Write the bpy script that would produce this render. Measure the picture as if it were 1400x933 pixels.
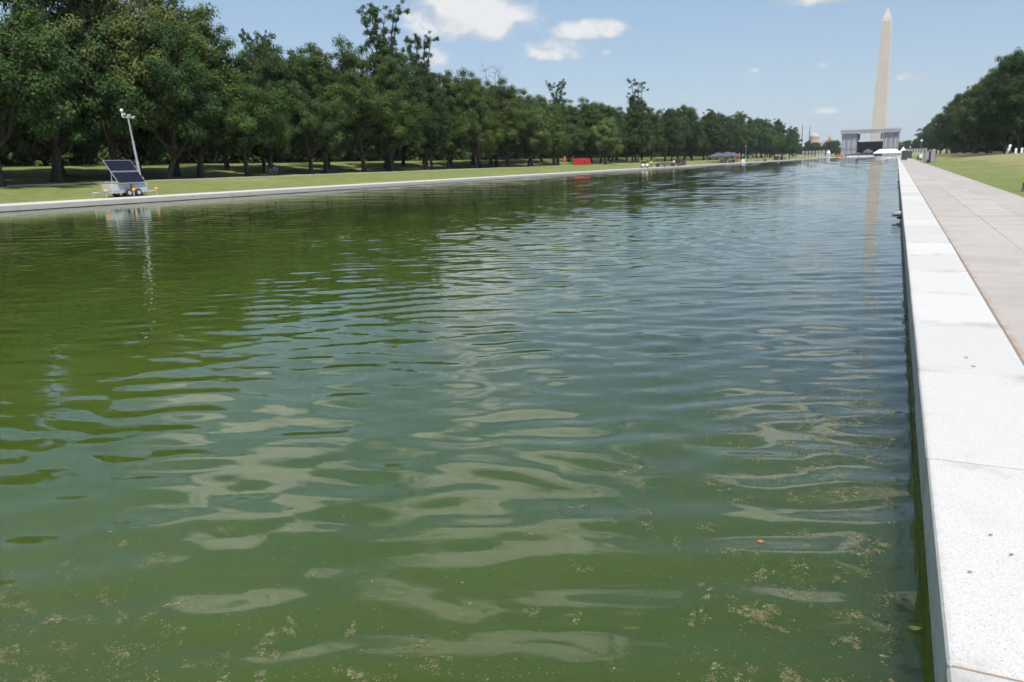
import bpy, bmesh, math, random
import numpy as np
from mathutils import Vector, Matrix

# ------------------------------------------------------------------ scene, camera, sky, sun
scene = bpy.context.scene
for o in list(bpy.data.objects):
    bpy.data.objects.remove(o)
COL = scene.collection
R = math.radians

cam_d = bpy.data.cameras.new('camera')
cam = bpy.data.objects.new('camera', cam_d)
COL.objects.link(cam)
scene.camera = cam
cam_d.sensor_width = 36.0
cam_d.lens = 36.0 * 1055.0 / 1400.0
cam_d.clip_start = 0.05
cam_d.clip_end = 20000
YAW, PITCH, ROLL = 0.45780, 0.22495, -0.027925
fwd = Vector((-math.sin(YAW) * math.cos(PITCH), math.cos(YAW) * math.cos(PITCH), -math.sin(PITCH)))
rgt = Vector((math.cos(YAW), math.sin(YAW), 0))
up = rgt.cross(fwd)
r2 = math.cos(ROLL) * rgt + math.sin(ROLL) * up
u2 = -math.sin(ROLL) * rgt + math.cos(ROLL) * up
M = Matrix((r2, u2, -fwd)).transposed().to_4x4()
M.translation = (0, 0, 1.7)
cam.matrix_world = M
cam_d.dof.use_dof = True
cam_d.dof.focus_distance = 5.0
cam_d.dof.aperture_fstop = 5.0

SUN_EL, SUN_AZ = 61.0, 134.0            # azimuth clockwise from +Y (the pool's axis)
scene.view_settings.view_transform = 'Standard'
scene.view_settings.look = 'None'
scene.view_settings.gamma = 1.0
scene.view_settings.use_curve_mapping = False
scene.view_settings.exposure = 0.40
scene.cycles.use_denoising = True
scene.cycles.use_adaptive_sampling = True
scene.cycles.adaptive_threshold = 0.035
scene.cycles.adaptive_min_samples = 16
scene.cycles.max_bounces = 5
scene.cycles.diffuse_bounces = 2
scene.cycles.glossy_bounces = 3
scene.cycles.transparent_max_bounces = 4
scene.cycles.sample_clamp_indirect = 6.0
scene.cycles.caustics_reflective = False
scene.cycles.caustics_refractive = False


class NT:
    """small helper round a node tree"""
    def __init__(self, tree):
        self.t = tree
        self.t.nodes.clear()

    def n(self, kind, **kw):
        nd = self.t.nodes.new(kind)
        for k, v in kw.items():
            setattr(nd, k, v)
        return nd

    def link(self, a, b):
        self.t.links.new(a, b)

    def put(self, sock, v):
        if v is None:
            return
        if isinstance(v, bpy.types.NodeSocket):
            self.link(v, sock)
        elif isinstance(v, (tuple, list)) and len(v) == 3 and sock.type == 'RGBA':
            sock.default_value = (*v, 1)
        else:
            sock.default_value = v

    def m(self, op, a, b=None, c=None, clamp=False):
        nd = self.n('ShaderNodeMath', operation=op, use_clamp=clamp)
        self.put(nd.inputs[0], a)
        self.put(nd.inputs[1], b)
        self.put(nd.inputs[2], c)
        return nd.outputs[0]

    def vm(self, op, a, b=None):
        nd = self.n('ShaderNodeVectorMath', operation=op)
        self.put(nd.inputs[0], a)
        self.put(nd.inputs[1], b)
        return nd.outputs[0]

    def noise(self, vec, scale, detail=2.0, rough=0.5, dist=0.0, out='Fac'):
        nd = self.n('ShaderNodeTexNoise')
        self.put(nd.inputs['Vector'], vec)
        nd.inputs['Scale'].default_value = scale
        nd.inputs['Detail'].default_value = detail
        nd.inputs['Roughness'].default_value = rough
        nd.inputs['Distortion'].default_value = dist
        return nd.outputs[out]

    def ramp(self, fac, stops, interp='LINEAR'):
        nd = self.n('ShaderNodeValToRGB')
        cr = nd.color_ramp
        cr.interpolation = interp
        while len(cr.elements) < len(stops):
            cr.elements.new(0.5)
        for e, (p, c) in zip(cr.elements, stops):
            e.position = p
            e.color = (*c, 1) if len(c) == 3 else c
        self.put(nd.inputs[0], fac)
        return nd.outputs[0]

    def step(self, v, a, b):
        nd = self.n('ShaderNodeMapRange', interpolation_type='SMOOTHSTEP')
        self.put(nd.inputs[0], v)
        nd.inputs[1].default_value = a
        nd.inputs[2].default_value = b
        return nd.outputs[0]

    def mix(self, fac, a, b, blend='MIX'):
        nd = self.n('ShaderNodeMix', data_type='RGBA', blend_type=blend)
        self.put(nd.inputs[0], fac)
        self.put(nd.inputs[6], a)
        self.put(nd.inputs[7], b)
        return nd.outputs[2]

    def scale_vec(self, vec, s):
        nd = self.n('ShaderNodeMapping')
        self.put(nd.inputs[0], vec)
        nd.inputs['Scale'].default_value = s
        return nd

    def bump(self, h, dist=1.0, strength=1.0, normal=None):
        nd = self.n('ShaderNodeBump')
        nd.inputs['Strength'].default_value = strength
        nd.inputs['Distance'].default_value = dist
        self.put(nd.inputs['Height'], h)
        self.put(nd.inputs['Normal'], normal)
        return nd.outputs[0]


# ---- world: Nishita sky with scattered fair-weather cumulus
world = bpy.data.worlds.new('World')
scene.world = world
world.use_nodes = True
world.cycles.sampling_method = 'MANUAL'
world.cycles.sample_map_resolution = 512
w = NT(world.node_tree)
sky = w.n('ShaderNodeTexSky', sky_type='NISHITA')
sky.sun_disc = False
sky.sun_elevation = R(SUN_EL)
sky.sun_rotation = R(SUN_AZ)
sky.altitude = 0
sky.air_density = 1.0
sky.dust_density = 0.6
sky.ozone_density = 1.6
tc = w.n('ShaderNodeTexCoord')
dirv = tc.outputs['Generated']
sep = w.n('ShaderNodeSeparateXYZ')
w.link(dirv, sep.inputs[0])
az = w.m('MULTIPLY', w.m('ARCTAN2', sep.outputs[0], sep.outputs[1]), 180 / math.pi)
el = w.m('MULTIPLY', w.m('ARCSINE', sep.outputs[2]), 180 / math.pi)
stretch = w.scale_vec(dirv, (1, 1, 1.5)).outputs[0]
nz_big = w.noise(stretch, 9.0, 2.0, 0.5)
nz = w.noise(stretch, 26.0, 6.0, 0.58, 0.25)
nz_f = w.noise(stretch, 90.0, 3.0, 0.6)
# (azimuth, elevation, half width, half height up, half height down, weight): cumulus one by one
CLOUDS = [(-28.3, 9.7, 5.2, 2.9, 1.6, 1.5), (-31.2, 7.2, 1.4, 1.2, 0.8, 0.85), (-22.8, 7.55, 3.0, 1.1, 0.65, 1.1),
          (-20.0, 8.7, 3.6, 0.95, 0.55, 1.15), (-19.0, 7.35, 0.6, 0.32, 0.25, 0.75), (-4.2, 2.85, 1.05, 0.40, 0.24, 1.15),
          (0.4, 4.7, 1.0, 0.36, 0.25, 1.1), (-5.4, 10.4, 3.6, 1.2, 1.15, 1.7), (-4.8, 5.8, 0.6, 0.2, 0.2, 0.5),
          (-9.4, 5.7, 0.6, 0.2, 0.2, 0.5), (8.0, 10.5, 2.0, 0.8, 0.5, 0.6),
          # higher up, beyond the top of the picture: these show in the water
          (-46, 21.5, 9, 4.5, 3.2, 1.5), (-27, 26.0, 12, 7.0, 5.0, 1.6), (-29, 14.6, 3.6, 2.6, 1.6, 1.4), (-5, 21.5, 6.5, 3.6, 2.6, 1.6),
          (-88, 30, 9, 5, 4, 2.0), (20, 25, 8, 4.5, 3.2, 2.0)]
dens = None
shade = None
for (a0, e0, ra, ru, rd, wt) in CLOUDS:
    da = w.m('DIVIDE', w.m('SUBTRACT', az, a0), ra)
    de = w.m('SUBTRACT', el, e0)
    de = w.m('MAXIMUM', w.m('DIVIDE', de, ru), w.m('DIVIDE', de, -rd))
    rr = w.m('ADD', w.m('MULTIPLY', da, da), w.m('MULTIPLY', de, de))
    b = w.m('MULTIPLY', w.m('SUBTRACT', 1.0, rr), wt)
    dens = b if dens is None else w.m('MAXIMUM', dens, b)
dens = w.m('MAXIMUM', dens, -1.6)
# the field of cumulus higher up, seen only in the water
inv = w.m('DIVIDE', 1.0, w.m('MAXIMUM', w.m('ADD', sep.outputs[2], 0.12), 0.02))
flat = w.n('ShaderNodeCombineXYZ')
w.link(w.m('MULTIPLY', sep.outputs[0], inv), flat.inputs[0])
w.link(w.m('MULTIPLY', sep.outputs[1], inv), flat.inputs[1])
flat.inputs[2].default_value = 3.7
fld = w.noise(flat.outputs[0], 1.25, 3.0, 0.5)
fld = w.m('MULTIPLY', w.m('SUBTRACT', fld, 0.56), 9.0)
fld = w.m('MULTIPLY', fld, 1.0)
fade = w.step(el, 26.0, 36.0)
fld = w.m('SUBTRACT', fld, w.m('MULTIPLY', w.m('SUBTRACT', 1.0, fade), 6.0))
dens = w.m('MAXIMUM', dens, fld)
d2 = w.m('ADD', dens, w.m('MULTIPLY', w.m('SUBTRACT', nz, 0.5), 2.6))
d2 = w.m('ADD', d2, w.m('MULTIPLY', w.m('SUBTRACT', nz_big, 0.5), 0.8))
mask = w.m('MULTIPLY', w.step(d2, 0.0, 1.15), 0.93)
lum = w.m('ADD', w.step(d2, 0.1, 1.5), w.m('MULTIPLY', w.m('SUBTRACT', nz_f, 0.5), 0.5))
nz_up = w.noise(w.vm('ADD', stretch, (0.0, 0.0, 0.03)), 26.0, 3.0, 0.55, 0.25)
lum = w.m('ADD', lum, w.m('MULTIPLY', w.m('SUBTRACT', nz, nz_up), 2.2), clamp=True)
cloudcol = w.ramp(lum, [(0.0, (3.9, 4.2, 4.6)), (0.55, (4.9, 5.0, 5.15)), (1.0, (5.7, 5.7, 5.7))])
bg = w.n('ShaderNodeBackground')
airy = w.mix(0.66, sky.outputs[0], w.mix(w.step(el, -2.0, 24.0), (2.65, 3.35, 4.15), (1.6, 2.7, 4.3)))      # summer haze evens the blue out down to the horizon
lit = w.m('ADD', 1.0, w.m('MULTIPLY', w.step(el, 12.0, 24.0), 0.7))               # high cumulus facing the sun are the brightest
cl = w.n('ShaderNodeVectorMath', operation='SCALE')
w.link(cloudcol, cl.inputs[0])
w.link(lit, cl.inputs['Scale'])
w.link(w.mix(mask, airy, cl.outputs[0]), bg.inputs[0])
bg.inputs[1].default_value = 0.118
wo = w.n('ShaderNodeOutputWorld')
w.link(bg.outputs[0], wo.inputs[0])

sun_d = bpy.data.lights.new('sun', 'SUN')
sun_d.energy = 4.2
sun_d.angle = R(0.53)
sun_d.color = (1.0, 0.955, 0.89)
sun = bpy.data.objects.new('sun', sun_d)
COL.objects.link(sun)
sdir = Vector((math.sin(R(SUN_AZ)) * math.cos(R(SUN_EL)), math.cos(R(SUN_AZ)) * math.cos(R(SUN_EL)), math.sin(R(SUN_EL))))
sun.rotation_euler = sdir.to_track_quat('Z', 'Y').to_euler()
sun.location = (40, -40, 90)


# ------------------------------------------------------------------ materials
def new_mat(name):
    mt = bpy.data.materials.new(name)
    mt.use_nodes = True
    return mt, NT(mt.node_tree)


def finish(k, shader, disp=None):
    out = k.n('ShaderNodeOutputMaterial')
    k.link(shader, out.inputs[0])


def principled(k, color, rough=0.6, metal=0.0, normal=None, spec=0.5):
    p = k.n('ShaderNodeBsdfPrincipled')
    k.put(p.inputs['Base Color'], color)
    k.put(p.inputs['Roughness'], rough)
    k.put(p.inputs['Metallic'], metal)
    k.put(p.inputs['Normal'], normal)
    p.inputs['Specular IOR Level'].default_value = spec
    return p


def plain(name, color, rough=0.6, metal=0.0, var=0.12, scale=6.0, bump=0.0):
    """a painted or moulded surface with a little dirt and unevenness"""
    mt, k = new_mat(name)
    pos = k.n('ShaderNodeTexCoord').outputs['Object']
    f = k.noise(pos, scale, 5.0, 0.6)
    c = k.mix(f, tuple(x * (1 - var) for x in color), tuple(min(1, x * (1 + var)) for x in color))
    nm = k.bump(k.noise(pos, scale * 8, 3.0), bump) if bump else None
    finish(k, principled(k, c, rough, metal, nm).outputs[0])
    return mt


def foliage(name, dark, light, trans=0.12):
    mt, k = new_mat(name)
    geo = k.n('ShaderNodeNewGeometry')
    oi = k.n('ShaderNodeObjectInfo')
    tcn = k.n('ShaderNodeTexCoord')
    f = k.noise(tcn.outputs['Object'], 0.35, 3.0, 0.55)
    t = k.m('ADD', k.m('MULTIPLY', geo.outputs['Random Per Island'], 0.45), k.m('MULTIPLY', k.step(f, 0.3, 0.7), 0.4))
    t = k.m('ADD', t, k.m('MULTIPLY', oi.outputs['Random'], 0.25), clamp=True)
    c = k.mix(t, dark, light)
    hue = k.n('ShaderNodeHueSaturation')
    k.link(c, hue.inputs['Color'])
    k.link(k.m('ADD', 0.475, k.m('MULTIPLY', oi.outputs['Random'], 0.045)), hue.inputs['Hue'])
    hue.inputs['Saturation'].default_value = 1.0
    k.link(k.m('ADD', 0.82, k.m('MULTIPLY', k.m('FRACT', k.m('MULTIPLY', oi.outputs['Random'], 7.31)), 0.42)), hue.inputs['Value'])
    p = principled(k, hue.outputs[0], 0.7, 0, None, 0.15)
    tr = k.n('ShaderNodeBsdfTranslucent')
    k.link(k.mix(0.5, hue.outputs[0], (0.10, 0.17, 0.02)), tr.inputs[0])
    ms = k.n('ShaderNodeMixShader')
    ms.inputs[0].default_value = trans
    k.link(p.outputs[0], ms.inputs[1])
    k.link(tr.outputs[0], ms.inputs[2])
    finish(k, ms.outputs[0])
    return mt


def make_bark():
    mt, k = new_mat('bark')
    tcn = k.n('ShaderNodeTexCoord')
    v = k.scale_vec(tcn.outputs['Object'], (5, 5, 1.1)).outputs[0]
    f = k.noise(v, 1.6, 6.0, 0.65)
    oi = k.n('ShaderNodeObjectInfo')
    c = k.ramp(f, [(0.25, (0.022, 0.017, 0.013)), (0.55, (0.072, 0.057, 0.043)), (0.8, (0.13, 0.108, 0.083))])
    finish(k, principled(k, c, 0.9, 0, k.bump(f, 0.05), 0.2).outputs[0])
    return mt


def make_granite():
    mt, k = new_mat('granite')
    pos = k.n('ShaderNodeNewGeometry').outputs['Position']
    oi = k.n('ShaderNodeObjectInfo')
    sp = k.noise(pos, 160.0, 2.0, 0.7)
    sp2 = k.noise(pos, 70.0, 3.0, 0.65)
    st = k.noise(pos, 1.4, 6.0, 0.62)
    base = k.mix(oi.outputs['Random'], (0.485, 0.467, 0.438), (0.572, 0.552, 0.520))
    c = k.mix(k.step(sp, 0.54, 0.70), base, (0.30, 0.29, 0.275))
    c = k.mix(k.m('MULTIPLY', k.step(sp2, 0.58, 0.72), 0.5), c, (0.28, 0.272, 0.26))
    c = k.mix(k.m('MULTIPLY', k.step(st, 0.56, 0.78), 0.45), c, (0.36, 0.35, 0.335))
    # grime gathered along the open joints between slabs and along the water edge
    sepn = k.n('ShaderNodeSeparateXYZ')
    k.link(pos, sepn.inputs[0])
    yj = k.m('PINGPONG', k.m('SUBTRACT', sepn.outputs[1], 2.72), 1.025)
    jd = k.m('MULTIPLY', k.m('SUBTRACT', 1.0, k.step(yj, 0.0, 0.30)), k.step(k.noise(pos, 2.2, 5.0, 0.6), 0.45, 0.75))
    c = k.mix(k.m('MULTIPLY', jd, 0.9), c, (0.27, 0.262, 0.25))
    jl = k.m('MULTIPLY', k.m('SUBTRACT', 1.0, k.step(yj, 0.0, 0.028)), k.step(k.noise(pos, 6.0, 4.0), 0.3, 0.6))
    c = k.mix(k.m('MULTIPLY', jl, 0.3), c, (0.42, 0.33, 0.26))
    ed = k.m('MULTIPLY', k.m('SUBTRACT', 1.0, k.step(sepn.outputs[0], 0.285, 0.33)), k.step(k.noise(pos, 9.0, 4.0), 0.35, 0.7))
    c = k.mix(k.m('MULTIPLY', ed, 0.6), c, (0.45, 0.37, 0.31))
    nm = k.bump(k.m('ADD', sp, k.m('MULTIPLY', sp2, 1.5)), 0.0016)
    finish(k, principled(k, c, 0.75, 0, nm, 0.3).outputs[0])
    return mt


def make_aggregate():
    mt, k = new_mat('aggregate_concrete')
    pos = k.n('ShaderNodeNewGeometry').outputs['Position']
    oi = k.n('ShaderNodeObjectInfo')
    sp = k.noise(pos, 120.0, 2.0, 0.75)
    sp2 = k.noise(pos, 45.0, 4.0, 0.7)
    st = k.noise(pos, 0.8, 6.0, 0.6)
    base = k.mix(oi.outputs['Random'], (0.390, 0.350, 0.315), (0.450, 0.407, 0.368))
    c = k.mix(k.step(sp, 0.52, 0.66), base, (0.22, 0.195, 0.175))
    c = k.mix(k.m('MULTIPLY', k.step(sp2, 0.5, 0.7), 0.4), c, (0.58, 0.53, 0.48))
    c = k.mix(k.m('MULTIPLY', k.step(st, 0.42, 0.72), 0.6), c, (0.29, 0.262, 0.235))
    blot = k.noise(pos, 3.2, 6.0, 0.7)
    c = k.mix(k.m('MULTIPLY', k.step(blot, 0.60, 0.78), 0.45), c, (0.24, 0.21, 0.185))
    sepn = k.n('ShaderNodeSeparateXYZ')
    k.link(pos, sepn.inputs[0])
    ed = k.m('SUBTRACT', 1.0, k.step(sepn.outputs[0], 1.07, 1.16))
    c = k.mix(k.m('MULTIPLY', ed, k.step(k.noise(pos, 5.0, 4.0), 0.35, 0.65)), c, (0.36, 0.25, 0.17))
    finish(k, principled(k, c, 0.85, 0, k.bump(k.m('ADD', sp, sp2), 0.003), 0.25).outputs[0])
    return mt


def make_grass():
    mt, k = new_mat('lawn_grass')
    pos = k.n('ShaderNodeNewGeometry').outputs['Position']
    sepn = k.n('ShaderNodeSeparateXYZ')
    k.link(pos, sepn.inputs[0])
    big = k.noise(k.scale_vec(pos, (1, 0.35, 1)).outputs[0], 0.16, 4.0, 0.6)
    mid = k.noise(pos, 0.9, 5.0, 0.65)
    fine = k.noise(pos, 14.0, 4.0, 0.7)
    c = k.mix(k.step(mid, 0.3, 0.7), (0.150, 0.182, 0.052), (0.220, 0.244, 0.088))
    # summer-dry, straw coloured patches, more of them on the open mound at the right
    right = k.step(sepn.outputs[0], 5.0, 16.0)
    dry = k.step(k.m('ADD', big, k.m('MULTIPLY', right, 0.30)), 0.50, 0.74)
    c = k.mix(k.m('MULTIPLY', dry, 0.72), c, (0.33, 0.275, 0.135))
    c = k.mix(k.m('MULTIPLY', k.step(fine, 0.35, 0.75), 0.5), c, (0.085, 0.105, 0.026))
    nm = k.bump(k.m('ADD', fine, k.m('MULTIPLY', mid, 2.0)), 0.05)
    finish(k, principled(k, c, 0.9, 0, nm, 0.15).outputs[0])
    return mt


def make_water():
    mt, k = new_mat('pool_water')
    pos = k.n('ShaderNodeNewGeometry').outputs['Position']
    mp = k.n('ShaderNodeMapping')
    k.link(pos, mp.inputs[0])
    mp.inputs['Rotation'].default_value = (0, 0, R(-19))
    mp.inputs['Scale'].default_value = (3.5, 7.0, 0)
    f = k.m('SUBTRACT', k.noise(mp.outputs[0], 1.0, 1.0, 0.4, 0.3), 0.5)
    nm = k.bump(k.m('MULTIPLY', f, 0.0022), 1.0)
    # suspended algae: drifts of denser and thinner green
    al = k.noise(pos, 0.35, 4.0, 0.55)
    c = k.mix(k.step(al, 0.3, 0.7), (0.052, 0.092, 0.010), (0.070, 0.110, 0.013))
    # wall shade and bluer sky reflection painted in: slate towards right wall, far end
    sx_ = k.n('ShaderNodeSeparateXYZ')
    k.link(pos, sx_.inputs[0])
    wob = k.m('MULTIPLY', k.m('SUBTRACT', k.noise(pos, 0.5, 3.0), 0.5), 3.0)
    slate_right = k.m('MULTIPLY', k.step(k.m('ADD', sx_.outputs[0], wob), -8.0, 0.0), k.step(sx_.outputs[1], 2.5, 9.0))
    slate_far = k.step(sx_.outputs[1], 18.0, 70.0)
    clear = k.m('MAXIMUM', k.m('MULTIPLY', slate_right, 0.66), k.m('MULTIPLY', slate_far, 0.58))  # mix weight of the painted slate darkening
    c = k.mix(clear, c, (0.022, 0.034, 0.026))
    b = k.n('ShaderNodeBsdfPrincipled')
    k.put(b.inputs['Base Color'], c)
    b.inputs['Roughness'].default_value = 0.015
    b.inputs['IOR'].default_value = 1.37
    b.inputs['Specular IOR Level'].default_value = 0.5
    b.subsurface_method = 'RANDOM_WALK'
    b.inputs['Subsurface Weight'].default_value = 1.0
    b.inputs['Subsurface Radius'].default_value = (0.9, 1.0, 0.6)
    b.inputs['Subsurface Scale'].default_value = 20.0
    k.link(nm, b.inputs['Normal'])
    finish(k, b.outputs[0])
    return mt


def make_stone_blocks(name, c1, c2, course, joint=(0.36, 0.33, 0.29)):
    mt, k = new_mat(name)
    tcn = k.n('ShaderNodeTexCoord')
    pos = tcn.outputs['Object']
    sepn = k.n('ShaderNodeSeparateXYZ')
    k.link(pos, sepn.inputs[0])
    cv = k.n('ShaderNodeCombineXYZ')
    k.link(k.m('ADD', sepn.outputs[0], sepn.outputs[1]), cv.inputs[0])
    k.link(sepn.outputs[2], cv.inputs[1])
    br = k.n('ShaderNodeTexBrick')
    k.link(cv.outputs[0], br.inputs['Vector'])
    br.inputs['Color1'].default_value = (*c1, 1)
    br.inputs['Color2'].default_value = (*c2, 1)
    br.inputs['Mortar'].default_value = (*joint, 1)
    br.inputs['Scale'].default_value = 1.0 / course
    br.inputs['Mortar Size'].default_value = 0.03
    br.inputs['Row Height'].default_value = 0.5
    st = k.noise(k.scale_vec(pos, (1, 1, 0.3)).outputs[0], 0.25, 5.0, 0.6)
    c = k.mix(k.m('MULTIPLY', k.step(st, 0.4, 0.75), 0.3), br.outputs['Color'], (0.42, 0.34, 0.26))
    # above the old break in construction (about a third up) the marble is a shade different
    c = k.mix(k.m('MULTIPLY', k.m('SUBTRACT', 1.0, k.step(sepn.outputs[2], 45.0, 47.0)), 0.12), c, (0.66, 0.61, 0.54))
    finish(k, principled(k, c, 0.8, 0, None, 0.2).outputs[0])
    return mt


def make_flakes():
    mt, k = new_mat('algae_flakes')
    geo = k.n('ShaderNodeNewGeometry')
    pos = geo.outputs['Position']
    f = k.noise(pos, 2.2, 3.0)
    t = k.m('ADD', k.m('MULTIPLY', geo.outputs['Random Per Island'], 0.7), k.m('MULTIPLY', f, 0.45), clamp=True)
    c = k.ramp(t, [(0.0, (0.070, 0.052, 0.042)), (0.4, (0.110, 0.092, 0.052)), (0.7, (0.155, 0.145, 0.070)), (0.96, (0.22, 0.215, 0.125)), (1.0, (0.6, 0.58, 0.48))])
    finish(k, principled(k, c, 0.7, 0, None, 0.3).outputs[0])
    return mt


MAT = {}
MAT['leaf'] = foliage('elm_foliage', (0.022, 0.048, 0.010), (0.086, 0.125, 0.029))
MAT['leaf_dark'] = foliage('dark_foliage', (0.015, 0.037, 0.010), (0.063, 0.099, 0.026))
MAT['leaf_light'] = foliage('pale_foliage', (0.050, 0.080, 0.020), (0.138, 0.168, 0.050))
MAT['bark'] = make_bark()
MAT['granite'] = make_granite()
MAT['aggregate'] = make_aggregate()
MAT['grass'] = make_grass()
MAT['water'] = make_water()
MAT['flakes'] = make_flakes()
MAT['marble'] = make_stone_blocks('monument_marble', (0.74, 0.630, 0.570), (0.65, 0.550, 0.495), 3.2)
MAT['wall_wet'] = plain('wet_pool_wall', (0.030, 0.031, 0.020), 0.35, 0, 0.6, 5.0, 0.01)
MAT['joint'] = plain('joint_sealant', (0.24, 0.175, 0.125), 0.9, 0, 0.3, 8.0)
MAT['walk_joint'] = plain('walk_joint_filler', (0.25, 0.215, 0.185), 0.9, 0, 0.3, 8.0)
MAT['path'] = plain('path_concrete', (0.44, 0.41, 0.37), 0.85, 0, 0.15, 1.5)
MAT['pale_walk'] = plain('pale_walk_concrete', (0.50, 0.485, 0.46), 0.85, 0, 0.15, 0.7)
MAT['white'] = plain('white_paint', (0.78, 0.78, 0.77), 0.45, 0, 0.06, 4.0)
MAT['trailer_grey'] = plain('pale_grey_paint', (0.46, 0.47, 0.48), 0.5, 0, 0.15, 3.0)
MAT['white_fabric'] = plain('white_tent_fabric', (0.82, 0.82, 0.82), 0.7, 0, 0.05, 1.0)
MAT['galv'] = plain('galvanised_steel', (0.55, 0.57, 0.59), 0.45, 0.6, 0.12, 5.0)
MAT['grey'] = plain('grey_paint', (0.30, 0.30, 0.31), 0.55, 0, 0.15, 4.0)
MAT['roof_grey'] = plain('pale_roof_sheet', (0.52, 0.52, 0.54), 0.7, 0, 0.08, 0.5)
MAT['scrim'] = plain('grey_scrim_fabric', (0.33, 0.33, 0.365), 0.85, 0, 0.10, 0.4)
MAT['dark'] = plain('dark_rubber', (0.018, 0.018, 0.020), 0.7, 0, 0.3, 6.0)
MAT['black_drape'] = plain('black_drape', (0.012, 0.016, 0.028), 0.8, 0, 0.3, 0.6)
MAT['charcoal'] = plain('charcoal_plastic', (0.065, 0.065, 0.075), 0.6, 0, 0.2, 3.0)
MAT['orange'] = plain('amber_plastic', (0.85, 0.36, 0.02), 0.4, 0, 0.1, 8.0)
MAT['orange_paint'] = plain('orange_machine_paint', (0.60, 0.19, 0.05), 0.5, 0, 0.15, 4.0)
MAT['yellow'] = plain('yellow_paint', (0.62, 0.42, 0.03), 0.5, 0, 0.2, 8.0)
MAT['tan'] = plain('tan_canvas', (0.48, 0.34, 0.18), 0.8, 0, 0.2, 6.0)
MAT['red'] = plain('red_vinyl', (0.52, 0.008, 0.016), 0.5, 0, 0.18, 1.5)
MAT['hivis'] = plain('hivis_yellow', (0.55, 0.68, 0.04), 0.7, 0, 0.1, 8.0)
MAT['shirt_white'] = plain('white_shirt', (0.72, 0.72, 0.72), 0.8, 0, 0.08, 8.0)
MAT['shirt_blue'] = plain('blue_shirt', (0.10, 0.17, 0.33), 0.8, 0, 0.1, 8.0)
MAT['trousers'] = plain('dark_trousers', (0.03, 0.032, 0.04), 0.85, 0, 0.2, 8.0)
MAT['skin'] = plain('skin', (0.36, 0.22, 0.15), 0.6, 0, 0.1, 20.0)
MAT['timber'] = plain('deck_timber', (0.24, 0.16, 0.11), 0.8, 0, 0.25, 3.0)
MAT['steel_brown'] = plain('rusty_steel', (0.075, 0.045, 0.035), 0.75, 0, 0.3, 3.0)
MAT['beige'] = plain('beige_stone', (0.50, 0.40, 0.32), 0.85, 0, 0.1, 0.1)
MAT['brick_red'] = plain('reddish_stone', (0.42, 0.24, 0.20), 0.85, 0, 0.1, 0.1)
MAT['pillar'] = plain('pale_granite', (0.55, 0.53, 0.50), 0.8, 0, 0.12, 0.8)
MAT['plaza'] = plain('plaza_paving', (0.50, 0.46, 0.42), 0.85, 0, 0.12, 0.3)
MAT['grey_fabric'] = plain('grey_tent_fabric', (0.085, 0.085, 0.105), 0.8, 0, 0.12, 1.0)
MAT['dead_leaf'] = plain('red_dead_leaf', (0.48, 0.13, 0.07), 0.6, 0, 0.2, 60.0)
MAT['yellow_leaf'] = plain('yellow_dead_leaf', (0.62, 0.52, 0.14), 0.6, 0, 0.2, 60.0)
MAT['brown_leaf'] = plain('brown_dead_leaf', (0.10, 0.07, 0.055), 0.8, 0, 0.3, 60.0)
MAT['globe'] = plain('opal_glass_globe', (0.80, 0.80, 0.78), 0.25, 0, 0.03, 3.0)


def make_panel_mat():
    mt, k = new_mat('solar_cells')
    tcn = k.n('ShaderNodeTexCoord')
    br = k.n('ShaderNodeTexBrick')
    k.link(tcn.outputs['Object'], br.inputs['Vector'])
    br.offset = 0.0
    br.inputs['Color1'].default_value = (0.010, 0.011, 0.022, 1)
    br.inputs['Color2'].default_value = (0.013, 0.014, 0.028, 1)
    br.inputs['Mortar'].default_value = (0.012, 0.012, 0.024, 1)
    br.inputs['Scale'].default_value = 3.2
    br.inputs['Mortar Size'].default_value = 0.012
    br.inputs['Brick Width'].default_value = 0.5
    br.inputs['Row Height'].default_value = 0.5
    finish(k, principled(k, br.outputs['Color'], 0.5, 0, None, 0.10).outputs[0])
    return mt


MAT['cells'] = make_panel_mat()


def make_lamp_mat(name, col, strength):
    mt, k = new_mat(name)
    e = k.n('ShaderNodeEmission')
    e.inputs[0].default_value = (*col, 1)
    e.inputs[1].default_value = strength
    finish(k, e.outputs[0])
    return mt


MAT['headlamp'] = make_lamp_mat('lit_headlamp', (1.0, 0.93, 0.75), 2.5)


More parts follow.
